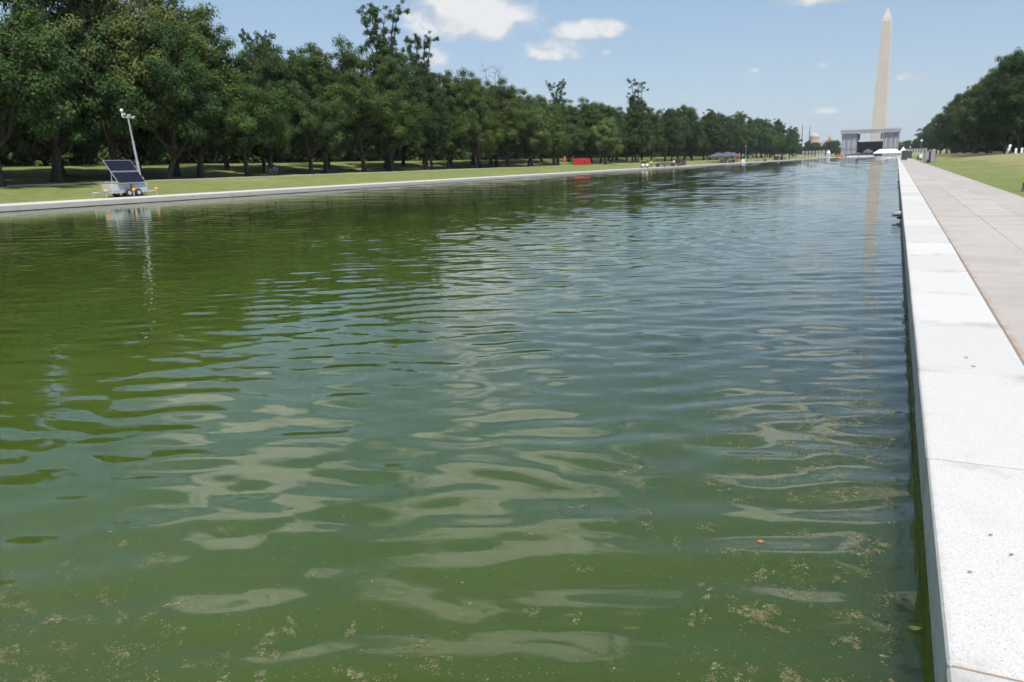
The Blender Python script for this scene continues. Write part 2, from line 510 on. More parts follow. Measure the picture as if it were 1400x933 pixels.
# ------------------------------------------------------------------ mesh helpers
class MB:
    """collects shapes; build() links them as ONE mesh object"""
    def __init__(self):
        self.v, self.f = [], []

    def add(self, verts, faces):
        b = len(self.v)
        self.v += [tuple(x) for x in verts]
        self.f += [tuple(i + b for i in f) for f in faces]
        return self

    def box(self, x0, x1, y0, y1, z0, z1):
        return self.add([(x0, y0, z0), (x1, y0, z0), (x1, y1, z0), (x0, y1, z0), (x0, y0, z1), (x1, y0, z1), (x1, y1, z1), (x0, y1, z1)],
                        [(0, 3, 2, 1), (4, 5, 6, 7), (0, 1, 5, 4), (1, 2, 6, 5), (2, 3, 7, 6), (3, 0, 4, 7)])

    def cbox(self, c, s):
        return self.box(c[0] - s[0] / 2, c[0] + s[0] / 2, c[1] - s[1] / 2, c[1] + s[1] / 2, c[2] - s[2] / 2, c[2] + s[2] / 2)

    def tube(self, pts, rad, n=8, cap=True):
        pts = [Vector(p) for p in pts]
        if not isinstance(rad, (list, tuple)):
            rad = [rad] * len(pts)
        vs, fs = [], []
        for i, p in enumerate(pts):
            t = (pts[min(i + 1, len(pts) - 1)] - pts[max(i - 1, 0)])
            t = t.normalized() if t.length > 1e-9 else Vector((0, 0, 1))
            a = Vector((0, 0, 1)) if abs(t.z) < 0.9 else Vector((1, 0, 0))
            u = t.cross(a).normalized()
            v = t.cross(u)
            for j in range(n):
                q = 2 * math.pi * j / n
                vs.append(p + (u * math.cos(q) + v * math.sin(q)) * rad[i])
        for i in range(len(pts) - 1):
            for j in range(n):
                a, b2 = i * n + j, i * n + (j + 1) % n
                fs.append((a, b2, b2 + n, a + n))
        if cap:
            fs.append(tuple(range(n))[::-1])
            fs.append(tuple(range((len(pts) - 1) * n, len(pts) * n)))
        return self.add(vs, fs)

    def lathe(self, prof, c=(0, 0, 0), n=16):
        vs, fs = [], []
        for (r, z) in prof:
            for j in range(n):
                q = 2 * math.pi * j / n
                vs.append((c[0] + r * math.cos(q), c[1] + r * math.sin(q), c[2] + z))
        for i in range(len(prof) - 1):
            for j in range(n):
                a, b2 = i * n + j, i * n + (j + 1) % n
                fs.append((a, b2, b2 + n, a + n))
        fs.append(tuple(range(n))[::-1])
        fs.append(tuple(range((len(prof) - 1) * n, len(prof) * n)))
        return self.add(vs, fs)

    def mesh(self, name, mat, smooth=False, bevel=0.0, seg=1):
        me = bpy.data.meshes.new(name)
        me.from_pydata(self.v, [], self.f)
        if bevel:
            bm = bmesh.new()
            bm.from_mesh(me)
            bmesh.ops.remove_doubles(bm, verts=bm.verts, dist=1e-5)
            bmesh.ops.bevel(bm, geom=list(bm.edges), offset=bevel, segments=seg, affect='EDGES', profile=0.6)
            bm.to_mesh(me)
            bm.free()
        me.materials.append(mat)
        if smooth:
            me.polygons.foreach_set('use_smooth', [True] * len(me.polygons))
        me.update()
        return me

    def build(self, name, mat, parent=None, **kw):
        return link(name, self.mesh(name, mat, **kw), parent)


def link(name, me, parent=None, loc=(0, 0, 0), rz=0.0):
    o = bpy.data.objects.new(name, me)
    COL.objects.link(o)
    o.location = loc
    o.rotation_euler = (0, 0, rz)
    if parent is not None:
        o.parent = parent
    return o


def tag(o, label=None, cat=None, group=None, kind=None):
    if label:
        o['label'] = label
    if cat:
        o['category'] = cat
    if group:
        o['group'] = group
    if kind:
        o['kind'] = kind
    return o


def thing(name, label, cat, loc=(0, 0, 0), rz=0.0, group=None):
    o = bpy.data.objects.new(name, None)
    o.empty_display_size = 0.3
    COL.objects.link(o)
    o.location = loc
    o.rotation_euler = (0, 0, rz)
    return tag(o, label, cat, group)


def dup(root, loc, rz=0.0, scale=(1, 1, 1), label=None, group=None):
    r = root.copy()
    COL.objects.link(r)
    r.location = loc
    r.rotation_euler = (0, 0, rz)
    r.scale = scale
    if label:
        r['label'] = label
    if group:
        r['group'] = group
    for ch in list(root.children):
        c = ch.copy()
        COL.objects.link(c)
        c.parent = r
        for g in list(ch.children):
            d = g.copy()
            COL.objects.link(d)
            d.parent = c
    return r


def np_mesh(name, verts, quads, mat):
    me = bpy.data.meshes.new(name)
    nv, nf = len(verts), len(quads)
    me.vertices.add(nv)
    me.vertices.foreach_set('co', np.asarray(verts, dtype=np.float32).ravel())
    k = quads.shape[1]
    me.loops.add(nf * k)
    me.loops.foreach_set('vertex_index', quads.astype(np.int32).ravel())
    me.polygons.add(nf)
    me.polygons.foreach_set('loop_start', np.arange(0, nf * k, k, dtype=np.int32))
    me.materials.append(mat)
    me.update(calc_edges=True)
    me.validate()
    return me


# ------------------------------------------------------------------ the setting
WATER_Z = -0.37
XR, XRO = 0.28, 1.055         # right coping: inner and outer edge
XL, XLO = -50.8, -51.6        # left coping
Y0, Y1 = 0.6, 602.0           # west and east end of the water
XW = 4.35                     # grass edge of the right walk
XLW = -53.7                   # grass edge of the left walk

LEFT = [(-3000, 3.5), (-1500, 3.5), (-800, 3.5), (-400, 3.6), (-200, 3.6), (-140, 3.5), (-110, 3.3), (-102, 3.2), (-95, 3.0), (-88, 2.45),
        (-80, 1.6), (-75, 1.25), (-69, 1.1), (-66, 1.05), (-63, 0.80), (-60, 0.50), (-57, 0.20), (XLW - 0.01, 0.045), (XLW, -0.2), (XLO, -0.2)]
RIGHT = [(XW, 0.0), (6, 0.03), (8, 0.12), (10, 0.26), (13, 0.5), (16, 0.72), (20, 0.95), (25, 1.2), (32, 1.5), (45, 2.0), (80, 2.6), (200, 3.2), (800, 3.4), (3000, 3.4)]


def gz(x):
    pr = LEFT if x <= XLO else RIGHT
    xs = [a for a, _ in pr]
    zs = [b for _, b in pr]
    return float(np.interp(x, xs, zs))


def build_ground():
    xs = [a for a, _ in LEFT] + [XLO + 0.01, -25, XRO + 0.005, XW - 0.01] + [a for a, _ in RIGHT]
    ys = [-600, -200, -60, -2.4] + list(range(20, 600, 20)) + [Y1 + 1.2, 625, 650, 700, 800, 900, 1000, 1060, 1113, 1170, 1300, 1700, 2500, 6000]
    vs, fs = [], []
    for y in ys:
        for x in xs:
            if x <= XLO:
                z = gz(x)
            elif x >= XW:
                z = gz(x)
            else:
                z = -0.2 if -3 < y < 640 else -0.02
            if y > 650:
                z *= 1.0
            kn = 8.0 * math.exp(-(((x + 22) / 190.0) ** 2 + ((y - 1113) / 190.0) ** 2))
            vs.append((x, y, z + (kn if y > 700 else 0)))
    nx = len(xs)
    for j in range(len(ys) - 1):
        for i in range(nx - 1):
            if ys[j] >= -2.4 and ys[j + 1] <= Y1 + 1.2 and xs[i] >= XLO and xs[i + 1] <= XRO + 0.006:
                continue
            fs.append((j * nx + i, j * nx + i + 1, (j + 1) * nx + i + 1, (j + 1) * nx + i))
    mb = MB()
    mb.add(vs, fs)
    return tag(mb.build('ground', MAT['grass']), kind='structure')


build_ground()

# the water: a closed body whose surface is really rippled by many crossing wave trains
_wr = np.random.default_rng(21)
TRAINS = []
for (lo, hi, n_, sl) in ((0.22, 0.34, 14, 0.015), (0.36, 0.60, 22, 0.041), (0.75, 1.7, 12, 0.018)):
    for q in range(n_):
        lam = lo * (hi / lo) ** _wr.random()
        th = R(116) + _wr.normal(0, R(21))              # they run mostly along the pool, a little across
        TRAINS.append((lam, math.cos(th), math.sin(th), _wr.uniform(0, 6.283), sl * math.sqrt(2.0 / n_) * lam / 6.283, False))
for q in range(10):                                    # longer waves with the fetch down the pool
    lam = 1.7 * (6.0 / 1.7) ** _wr.random()
    th = R(108) + _wr.normal(0, R(30))
    TRAINS.append((lam, math.cos(th), math.sin(th), _wr.uniform(0, 6.283), 0.045 * math.sqrt(2.0 / 10) * lam / 6.283, True))


def sstep(v, a, b):
    t = np.clip((v - a) / (b - a), 0, 1)
    return t * t * (3 - 2 * t)


def wave_h(x, y, sp=0.03):
    h = np.zeros_like(x)
    for lam, cx_, cy_, ph, am, longw in TRAINS:
        keep = np.clip((lam - 2.2 * sp) / (2.2 * sp), 0, 1)
        if longw:
            keep = keep * sstep(y, 25.0, 90.0)
        h += am * keep * np.sin((x * cx_ + y * cy_) * 6.283 / lam + ph)
    gust = 0.85 + 0.22 * np.sin(0.31 * x + 0.12 * y + 1.0) + 0.18 * np.sin(0.13 * x - 0.23 * y + 2.2)
    lee = 0.42 + 0.58 * sstep(x, -42.0, -6.0)          # calmer in the lee of the left bank's trees
    return h * gust * lee


def build_water():
    ys = [Y0 - 0.02]
    while ys[-1] < Y1 + 0.02:
        ys.append(ys[-1] + min(1.2, max(0.042, 0.0045 * ys[-1])))
    ys[-1] = Y1 + 0.02
    xs = [XR + 0.02]
    while xs[-1] > XL - 0.02:
        xs.append(xs[-1] - min(0.35, max(0.055, 0.0068 * abs(xs[-1]))))
    xs[-1] = XL - 0.02
    xs, ys = np.array(xs[::-1]), np.array(ys)
    dx, dy = np.gradient(xs), np.gradient(ys)
    Xg, Yg = np.meshgrid(xs, ys)
    SP = dy[:, None] * 0.9 + np.abs(dx)[None, :] * 0.35
    Z = WATER_Z + wave_h(Xg, Yg, SP)
    ny, nx = Z.shape
    V = np.stack([Xg, Yg, Z], 2).reshape(-1, 3)
    idx = np.arange(ny * nx).reshape(ny, nx)
    Q = np.stack([idx[:-1, :-1], idx[:-1, 1:], idx[1:, 1:], idx[1:, :-1]], 2).reshape(-1, 4)
    rim = np.concatenate([idx[0, :-1], idx[:-1, -1], idx[-1, :0:-1], idx[:0:-1, 0]])
    low = V[rim].copy()
    low[:, 2] = -1.35
    b0 = len(V)
    n_ = len(rim)
    k_ = np.arange(n_)
    side = np.stack([rim, b0 + k_, b0 + (k_ + 1) % n_, np.roll(rim, -1)], 1)
    V = np.concatenate([V, low])
    c0 = len(V)
    cor = np.array([[xs[0], ys[0], -1.3505], [xs[-1], ys[0], -1.3505], [xs[-1], ys[-1], -1.3505], [xs[0], ys[-1], -1.3505]])
    V = np.concatenate([V, cor])
    Q = np.concatenate([Q, side, np.array([[c0, c0 + 3, c0 + 2, c0 + 1]])])
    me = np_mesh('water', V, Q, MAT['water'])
    me.polygons.foreach_set('use_smooth', np.ones(len(Q), dtype=bool))
    return tag(link('water', me), kind='structure')


build_water()

# pool walls below the coping (wet, olive with algae) - a closed ring
pw = MB()
pw.box(XR + 0.022, XRO, -2.3, Y1 + 1.1, -1.5, -0.311)
pw.box(XLO, XL - 0.022, -2.3, Y1 + 1.1, -1.5, -0.341)
pw.box(XL - 0.022, XR + 0.022, -2.3, Y0 - 0.022, -1.5, -0.20)
pw.box(XL - 0.022, XR + 0.022, Y1 + 0.022, Y1 + 1.1, -1.5, -0.20)
pw.box(XL - 0.022, XR + 0.022, Y0 - 0.022, Y1 + 0.022, -1.5, -1.353)
tag(pw.build('pool_wall', MAT['wall_wet']), kind='structure')

# right-hand coping: granite slabs one by one, then a plain run beyond them
SL, JOINT0 = 2.05, 2.72
NSLAB = 34
cop = MB()
yfar = JOINT0 + SL * (NSLAB - 2)
cop.box(XR, XRO, yfar + 0.003, Y1 + 1.15, -0.31, -0.001)
coping = tag(cop.build('pool_coping', MAT['granite'], bevel=0.008), kind='structure')
sm = MB().box(-(XRO - XR) / 2, (XRO - XR) / 2, -SL / 2 + 0.003, SL / 2 - 0.003, -0.31, 0.0).mesh('slab', MAT['granite'], bevel=0.026, seg=3)
rnd = random.Random(4)
for i in range(NSLAB):
    yc = JOINT0 + SL * (i - 2) + SL / 2
    s = link('slab', sm, coping, ((XR + XRO) / 2 + rnd.uniform(-0.002, 0.002), yc, rnd.uniform(-0.003, 0.002)))
    s.rotation_euler = (rnd.uniform(-0.0006, 0.0006), rnd.uniform(-0.0015, 0.0015), 0)
fill = MB().box(XR + 0.02, XRO, -2.2, yfar, -0.305, -0.010)
fill.build('joint_filler', MAT['joint'], coping)

lc = MB().box(XLO, XL, -2.3, Y1 + 1.15, -0.34, 0.0)
tag(lc.build('pool_coping', MAT['granite'], bevel=0.01), kind='structure')
wc = MB().box(XL, XR, -2.3, Y0, -0.20, 0.0)
tag(wc.build('pool_coping', MAT['granite'], bevel=0.01), kind='structure')
ec = MB().box(XL, XR, Y1, Y1 + 1.15, -0.20, 0.0)
tag(ec.build('pool_coping', MAT['granite'], bevel=0.01), kind='structure')

# the walk on the right: aggregate concrete panels with open joints
TJ = 6.1
walk = MB()
walk.box(XRO + 0.014, XW, 73.0 + 0.01, Y1 + 20, -0.15, -0.003)
walk = tag(walk.build('walkway', MAT['aggregate']), kind='structure')
wj = MB().box(XRO + 0.002, XW - 0.01, -2.3, 73, -0.15, -0.008)
wj.build('joint_filler', MAT['walk_joint'], walk)
strips = [(XRO + 0.016, 2.09), (2.097, 3.079), (3.085, XW)]
for (xa, xb) in strips:
    pm = MB().box(-(xb - xa) / 2, (xb - xa) / 2, -TJ / 2 + 0.003, TJ / 2 - 0.003, -0.14, -0.002).mesh('panel', MAT['aggregate'], bevel=0.003)
    y = 24.2 - 4 * TJ
    while y < 72:
        link('panel', pm, walk, ((xa + xb) / 2, y + TJ / 2, rnd.uniform(-0.003, 0.001)))
        y += TJ

# the left walk, tilted a little towards the pool
lw = MB()
lw.add([(XLW, -2.3, 0.05), (XLO - 0.012, -2.3, -0.002), (XLO - 0.012, Y1 + 20, -0.002), (XLW, Y1 + 20, 0.05),
        (XLW, -2.3, -0.1), (XLO - 0.012, -2.3, -0.15), (XLO - 0.012, Y1 + 20, -0.15), (XLW, Y1 + 20, -0.1)],
       [(0, 1, 2, 3), (0, 4, 5, 1), (1, 5, 6, 2), (2, 6, 7, 3), (3, 7, 4, 0)])
tag(lw.build('walkway', MAT['pale_walk']), kind='structure')

# the path along the left bank, under the first trees
pth = MB().box(-68.4, -66.5, -40, 620, 0.9, 1.125)
pth = tag(pth.build('path', MAT['path']), kind='structure')
# plaza at the far end
tag(MB().box(-90, 45, Y1 + 1.2, 800, -0.1, 0.02).build('plaza', MAT['plaza']), kind='structure')


# ------------------------------------------------------------------ trees
def limb_pts(a, b, bow, n=5, rng=None):
    a, b = np.array(a, float), np.array(b, float)
    pts = []
    for i in range(n + 1):
        t = i / n
        p = a * (1 - t) + b * t
        p[2] += bow * math.sin(math.pi * t)
        if rng is not None and 0 < i < n:
            p += rng.normal(0, 0.03 * np.linalg.norm(b - a) / 2, 3)
        pts.append(tuple(p))
    return pts


def leaf_cloud(rng, centers, radii, per, size, axis_xy, flat=0.75):
    """leaf faces round each clump centre: thin diamonds, mostly facing out and up"""
    n = len(centers)
    cnt = np.maximum(10, (per * (radii / radii.mean()) ** 2).astype(int))
    idx = np.repeat(np.arange(n), cnt)
    N = len(idx)
    d = rng.normal(size=(N, 3))
    d /= np.linalg.norm(d, axis=1)[:, None]
    rr = rng.random(N) ** 0.45 * rng.uniform(0.75, 1.2, N)
    off = d * rr[:, None] * radii[idx][:, None]
    off[:, 2] *= flat
    pos = centers[idx] + off
    out = off / (np.linalg.norm(off, axis=1)[:, None] + 1e-6)
    ax = pos.copy()
    ax[:, 0] -= axis_xy[0]
    ax[:, 1] -= axis_xy[1]
    ax[:, 2] = 0
    ax /= (np.linalg.norm(ax, axis=1)[:, None] + 1e-6)
    nrm = out * 0.80 + ax * 0.22 + np.array([0, 0, 0.35]) + rng.normal(0, 0.30, (N, 3))
    nrm /= np.linalg.norm(nrm, axis=1)[:, None]
    t = rng.normal(size=(N, 3))
    t -= (t * nrm).sum(1)[:, None] * nrm
    t /= np.linalg.norm(t, axis=1)[:, None]
    b = np.cross(nrm, t)
    s = (size * rng.uniform(0.6, 1.4, N))[:, None]
    droop = nrm * s * 0.15
    v = np.empty((N, 4, 3))
    v[:, 0] = pos - t * s - droop
    v[:, 1] = pos + b * s * 0.62
    v[:, 2] = pos + t * s - droop
    v[:, 3] = pos - b * s * 0.62
    return v.reshape(-1, 3), np.arange(N * 4).reshape(-1, 4)


def make_tree(seed, H, W, base, n_clump, per, size, mat, lobes=5, style='full', trunk_r=0.35):
    """returns (trunk mesh, crown mesh): tapered trunk with limbs, and a crown of leaf clumps"""
    rng = np.random.default_rng(seed)
    wood = MB()
    top_fork = base + (H - base) * 0.28
    lean = rng.normal(0, 0.35, 2)
    tp = [(0, 0, -0.3), (0, 0, 0.25), (lean[0] * .3, lean[1] * .3, base * 0.6), (lean[0] * .7, lean[1] * .7, base * 1.05), (lean[0], lean[1], top_fork)]
    wood.tube(tp, [trunk_r * 1.7, trunk_r * 1.15, trunk_r * 0.92, trunk_r * 0.85, trunk_r * 0.55], 9)
    cz = (base + H) / 2
    rz = (H - base) / 2
    # lobed crown: a handful of big masses round the axis, each with its own clumps
    lob = []
    for i in range(lobes):
        a = 2 * math.pi * (i + rng.uniform(-.3, .3)) / lobes
        rr = W / 2 * rng.uniform(0.34, 0.52)
        zz = cz + rz * rng.uniform(-0.55, 0.25)
        lob.append((math.cos(a) * rr, math.sin(a) * rr, zz, W / 2 * rng.uniform(0.42, 0.60), rz * rng.uniform(0.36, 0.55)))
    for i in range(max(2, lobes // 2)):
        a = rng.uniform(0, 6.28)
        rr = W / 2 * rng.uniform(0.0, 0.28)
        lob.append((math.cos(a) * rr, math.sin(a) * rr, cz + rz * rng.uniform(0.28, 0.55), W / 2 * rng.uniform(0.34, 0.5), rz * rng.uniform(0.34, 0.46)))
    lob = np.array(lob)
    centers, radii = [], []
    wts = lob[:, 3] ** 2 * lob[:, 4]
    wts /= wts.sum()
    k = rng.choice(len(lob), n_clump, p=wts)
    for i in k:
        d = rng.normal(size=3)
        d /= np.linalg.norm(d)
        r = rng.random() ** 0.33
        if style != 'full':
            r = rng.random() ** 0.25
        c = lob[i, :3] + d * r * np.array([lob[i, 3], lob[i, 3], lob[i, 4]])
        if c[2] < base * 0.9:
            c[2] = base * 0.9 + rng.uniform(0, 1.2)
        centers.append(c)
        radii.append(rng.uniform(0.6, 1.35) * (W / 12.0) ** 0.5)
    # limbs to every lobe and smaller branches inside it
    start = np.array([lean[0] * .7, lean[1] * .7, base * 1.0])
    for i, L in enumerate(lob):
        s0 = start + np.array([0, 0, rng.uniform(-0.25, 1.0) * base * 0.35])
        e = L[:3] + np.array([0, 0, L[4] * 0.25])
        pts = limb_pts(s0, e, -0.07 * H if i < lobes else 0.0, 5, rng)
        r0 = trunk_r * rng.uniform(0.42, 0.6)
        wood.tube(pts, [r0 * (1 - 0.72 * j / 5) for j in range(6)], 6)
        for q in range(7 if style == 'full' else 12):
            t = rng.uniform(0.45, 1.0)
            j = min(4, int(t * 5))
            a = np.array(pts[j]) * (1 - (t * 5 - j)) + np.array(pts[j + 1]) * (t * 5 - j) if j < 5 else np.array(pts[-1])
            d = rng.normal(size=3)
            d[2] = abs(d[2]) * 0.8 + 0.2
            d /= np.linalg.norm(d)
            e2 = L[:3] + d * np.array([L[3], L[3], L[4]]) * rng.uniform(0.7, 1.0)
            wood.tube(limb_pts(a, e2, 0.15, 3, rng), [r0 * .34, r0 * .24, r0 * .15, r0 * .06], 4, cap=False)
    if style in ('open', 'stag', 'deadtop'):
        # tall leaders rising clear of the main crown; sparse tufts or none at their ends
        arms = {'open': 6, 'stag': 4, 'deadtop': 3}[style]
        for i in range(arms):
            a = 2 * math.pi * (i + rng.uniform(-.25, .25)) / arms
            if style == 'stag':
                a = (math.pi / 2 if i % 2 else -math.pi / 2) + rng.uniform(-.5, .5)
            out = W * (0.34 if style == 'stag' else 0.24) * rng.uniform(0.7, 1.1)
            e = np.array([math.cos(a) * out, math.sin(a) * out, H * rng.uniform(1.0, 1.16)])
            s0 = np.array([lean[0], lean[1], cz + rz * 0.15])
            pts = limb_pts(s0, e, -0.5 if style == 'stag' else 0.4, 6, rng)
            r0 = trunk_r * 0.34
            wood.tube(pts, [r0 * (1 - 0.8 * j / 6) for j in range(7)], 6)
            for q in range(13):
                j = rng.integers(2, 7)
                d = rng.normal(size=3)
                d[2] = abs(d[2]) * 0.7 + 0.25
                d /= np.linalg.norm(d)
                ln = rng.uniform(0.8, 2.2)
                e2 = np.array(pts[j]) + d * ln
                wood.tube([pts[j], tuple(e2)], [r0 * .28, r0 * .06], 4, cap=False)
                if style != 'deadtop':
                    centers.append(e2)
                    radii.append(rng.uniform(0.40, 0.75))
                else:
                    for z_ in range(2):
                        e3 = e2 + rng.normal(0, 0.6, 3) + np.array([0, 0, 0.5])
                        wood.tube([tuple(e2), tuple(e3)], [r0 * .1, r0 * .03], 3, cap=False)
    global TOPZ
    TOPZ = max(c[2] + 0.6 * r for c, r in zip(centers, radii))
    v, f = leaf_cloud(rng, np.array(centers), np.array(radii), per, size, lean)
    return wood.mesh('trunk', MAT['bark'], smooth=True), np_mesh('crown', v, f, mat)


PROTO = {}


def proto(key, *a, **kw):
    tm, cm = make_tree(*a, **kw)
    PROTO[key] = (TOPZ, a[2], tm, cm)


#      key        seed H     W     base clumps per size  material
proto('elm_a', 11, 18.0, 14.0, 2.3, 250, 247, 0.115, MAT['leaf'], lobes=6)
proto('elm_b', 12, 18.0, 13.0, 2.2, 230, 247, 0.115, MAT['leaf'], lobes=6)
proto('elm_c', 13, 18.0, 15.0, 2.4, 260, 238, 0.115, MAT['leaf_dark'], lobes=7)
proto('elm_d', 14, 18.0, 12.5, 2.1, 220, 247, 0.115, MAT['leaf_dark'], lobes=6)
proto('open', 15, 21.0, 13.0, 3.0, 190, 207, 0.115, MAT['leaf_dark'], lobes=7, style='open', trunk_r=0.62)
proto('stag', 16, 20.5, 13.0, 2.6, 200, 217, 0.115, MAT['leaf_dark'], lobes=7, style='stag', trunk_r=0.7)
proto('deadtop', 17, 17.0, 12.0, 2.4, 170, 217, 0.115, MAT['leaf_dark'], lobes=6, style='deadtop')
proto('pale', 18, 12.5, 11.0, 1.9, 150, 182, 0.125, MAT['leaf_light'], lobes=6, trunk_r=0.3)
proto('pale_tall', 19, 18.0, 13.0, 2.4, 210, 247, 0.115, MAT['leaf_light'], lobes=6)
proto('bushy', 20, 15.0, 15.0, 0.5, 230, 70, 0.24, MAT['leaf_dark'], lobes=8)
proto('bushy_b', 21, 15.0, 15.0, 0.5, 230, 70, 0.24, MAT['leaf'], lobes=8)


def tree(key, x, y, top, label, group, rz=None, wide=1.0, z=None):
    H, W, tm, cm = PROTO[key]
    base = gz(x) if z is None else z
    sc = (top - base) / H
    if key == 'deadtop':
        sc /= 1.12
    t = thing('shade_tree', label, 'tree', (x, y, base - 0.05), rnd.uniform(0, 6.28) if rz is None else rz, group)
    t.scale = (sc * wide, sc * wide, sc)
    link('trunk', tm, t)
    link('crown', cm, t)
    return t


ORD = ['first', 'second', 'third', 'fourth', 'fifth', 'sixth', 'seventh', 'eighth', 'ninth', 'tenth', 'eleventh', 'twelfth', 'thirteenth',
       'fourteenth', 'fifteenth', 'sixteenth', 'seventeenth', 'eighteenth', 'nineteenth', 'twentieth']


def ordinal(i):
    if i < 20:
        return ORD[i]
    n = i + 1
    return '%d%s' % (n, {1: 'st', 2: 'nd', 3: 'rd'}.get(n % 10 if n % 100 not in (11, 12, 13) else 0, 'th'))


GL = 'trees along the left bank'
# trees that can be told apart, at their own places: kind, x, y, height of the top above the pool, label
SPECIAL = [
    ('open', -75, 108.5, 27.6, 'tallest tree on the left bank, open ragged top rising beside the big cloud', 1.0),
    ('open', -77, 122.5, 25.0, 'tall tree with tufted open top, just right of the left bank\'s tallest tree', 0.9),
    ('open', -80, 85.0, 20.8, 'tree with a thin see-through top, left of the skyline dip', 0.62),
    ('deadtop', -77, 151.0, 20.4, 'tree topped with bare grey branches, midway along the left bank', 0.9),
    ('open', -76, 183.0, 21.8, 'tree with an open fan-shaped top standing above the red hoarding', 0.8),
    ('stag', -74, 243.0, 26.5, 'dark tree with two crooked arms sticking out of its top', 0.95),
    ('pale', -66.0, 190.0, 12.6, 'small rounded pale green tree beside the dark two-armed tree', 0.95),
    ('pale', -69.0, 152.0, 13.6, 'pale green mid-sized tree left of the red hoarding', 1.05),
    ('pale_tall', -78, 68.0, 22.5, 'yellowish green tree just right of the solar trailer\'s mast, behind the front row', 0.9),
    ('pale_tall', -73, 56.0, 21.5, 'yellowish green tree behind the solar trailer\'s mast', 0.9),
]
for kd, x, y, tp, lb, wd in SPECIAL:
    tree(kd, x, y, tp, lb, GL, wide=wd)

# front row: (x, y, top)
front = [(-72, 30, 22), (-66.5, 40.0, 22.0), (-73, 49.5, 24.5), (-70.5, 60.5, 18.0), (-73.5, 67.5, 20.3), (-71, 72.5, 17.0), (-75, 81, 19.2),
         (-71.5, 84.8, 17.5), (-74, 91, 19.0), (-72, 97.5, 20.5), (-70.8, 103, 17.0), (-71.2, 115.5, 16.5), (-74, 126, 18.6),
         (-71, 131, 17.0), (-74, 138, 20.0), (-72, 146.5, 18.8), (-73.5, 160, 15.5), (-71, 168, 15.0), (-74, 176, 15.5), (-72, 194, 17.0),
         (-73, 206, 17.5), (-75, 221, 17.0), (-72, 232, 18.0), (-73, 256, 18.5), (-72, 270, 19.0), (-73.5, 284, 20.0), (-72.5, 299, 22.0),
         (-73, 314, 19.5), (-72, 331, 20.5), (-73, 348, 22.8), (-73, 362, 22.0), (-72, 380, 20.5), (-73, 400, 23.0), (-72.5, 422, 25.4),
         (-73, 446, 23.5), (-72, 470, 24.0), (-73, 495, 24.0), (-72, 522, 25.5), (-73, 550, 26.5), (-72, 580, 24.5), (-71, 612, 23.5), (-72, 640, 22.0)]
kinds = ['elm_a', 'elm_c', 'elm_b', 'elm_d', 'elm_c', 'elm_a', 'elm_d', 'elm_b']
for i, (x, y, tp) in enumerate(front):
    tree(kinds[(i * 3 + i // 4) % 8], x, y, tp, 'leafy tree, %s trunk in the left bank\'s front row from the left edge' % ordinal(i),
         GL, wide=rnd.uniform(0.82, 1.0) if y < 300 else 0.95)
# rows behind: they show as dark foliage and trunks between the front ones
rows = [('second', -83, 2, 34, 640, 11.5, 20, (18.0, 20.5), kinds), ('third', -99, 3, 40, 640, 13, 18, (17.5, 20.5), ['bushy', 'elm_c', 'bushy_b', 'elm_a']),
        ('fourth', -120, 4, 48, 640, 13, 17, (18, 21), ['bushy', 'bushy_b']), ('rearmost', -143, 4, 60, 640, 9.5, 20, (18, 21), ['bushy_b', 'bushy'])]
for nm, x0, jx, ya, yb, s1, s2, (ta, tb_), kk in rows:
    y, i = ya, 0
    while y < yb:
        tree(kk[(i * 5 + i // 3) % len(kk)], x0 + rnd.uniform(-jx, jx), y + rnd.uniform(-3, 3), rnd.uniform(ta, tb_),
             ('dark leafy tree, %s from the left in the %s row of the left bank' % (ordinal(i), nm) if nm in ('second', 'third')
              else 'dark leafy tree in the %s row of the left bank' % nm), '%s row of trees on the left bank' % nm, wide=rnd.uniform(0.9, 1.1),
             z=gz(x0) - {'fourth': 3.0, 'rearmost': 4.6}.get(nm, 0.0))
        y += s1 if y < 260 else s2
        i += 1

# right bank
GR = 'trees along the right bank'
right = [(23.5, 200, 22.0), (22.5, 214, 24.0), (24, 231, 25.0), (22.5, 249, 24.0), (23.5, 268, 25.5), (22.5, 289, 24.5), (23.5, 312, 25.5), (22.5, 337, 25.0),
         (24, 365, 26), (23, 396, 25), (23.5, 430, 25.5), (23, 468, 25), (22, 510, 25.5), (22, 560, 25), (21, 615, 24), (21, 680, 25), (21, 760, 24)]
for i, (x, y, tp) in enumerate(right):
    kd = 'stag' if i == 11 else kinds[(i * 3 + 1) % 8]
    tree(kd, x, y, tp, 'dense dark tree, %s trunk in the right bank\'s row from the right edge' % ordinal(i), GR, wide=rnd.uniform(0.8, 0.95))
for i, yy in enumerate(range(212, 560, 24)):
    tree(['bushy', 'bushy_b'][i % 2], 36 + rnd.uniform(-2, 2), yy * 1.0 + 12, rnd.uniform(20, 23), 'dark tree filling the shade behind the right bank\'s front row', 'trees behind the right row', wide=1.0, z=-2.4)

for i, yy in enumerate(range(205, 620, 26)):
    tree(['bushy', 'bushy_b'][i % 2], 52 + rnd.uniform(-3, 3), yy * 1.0 + 20, rnd.uniform(17, 20), 'low bushy tree deep in the shade behind the right bank\'s trees', 'bushy trees deep on the right bank', wide=1.1, z=-3.6)
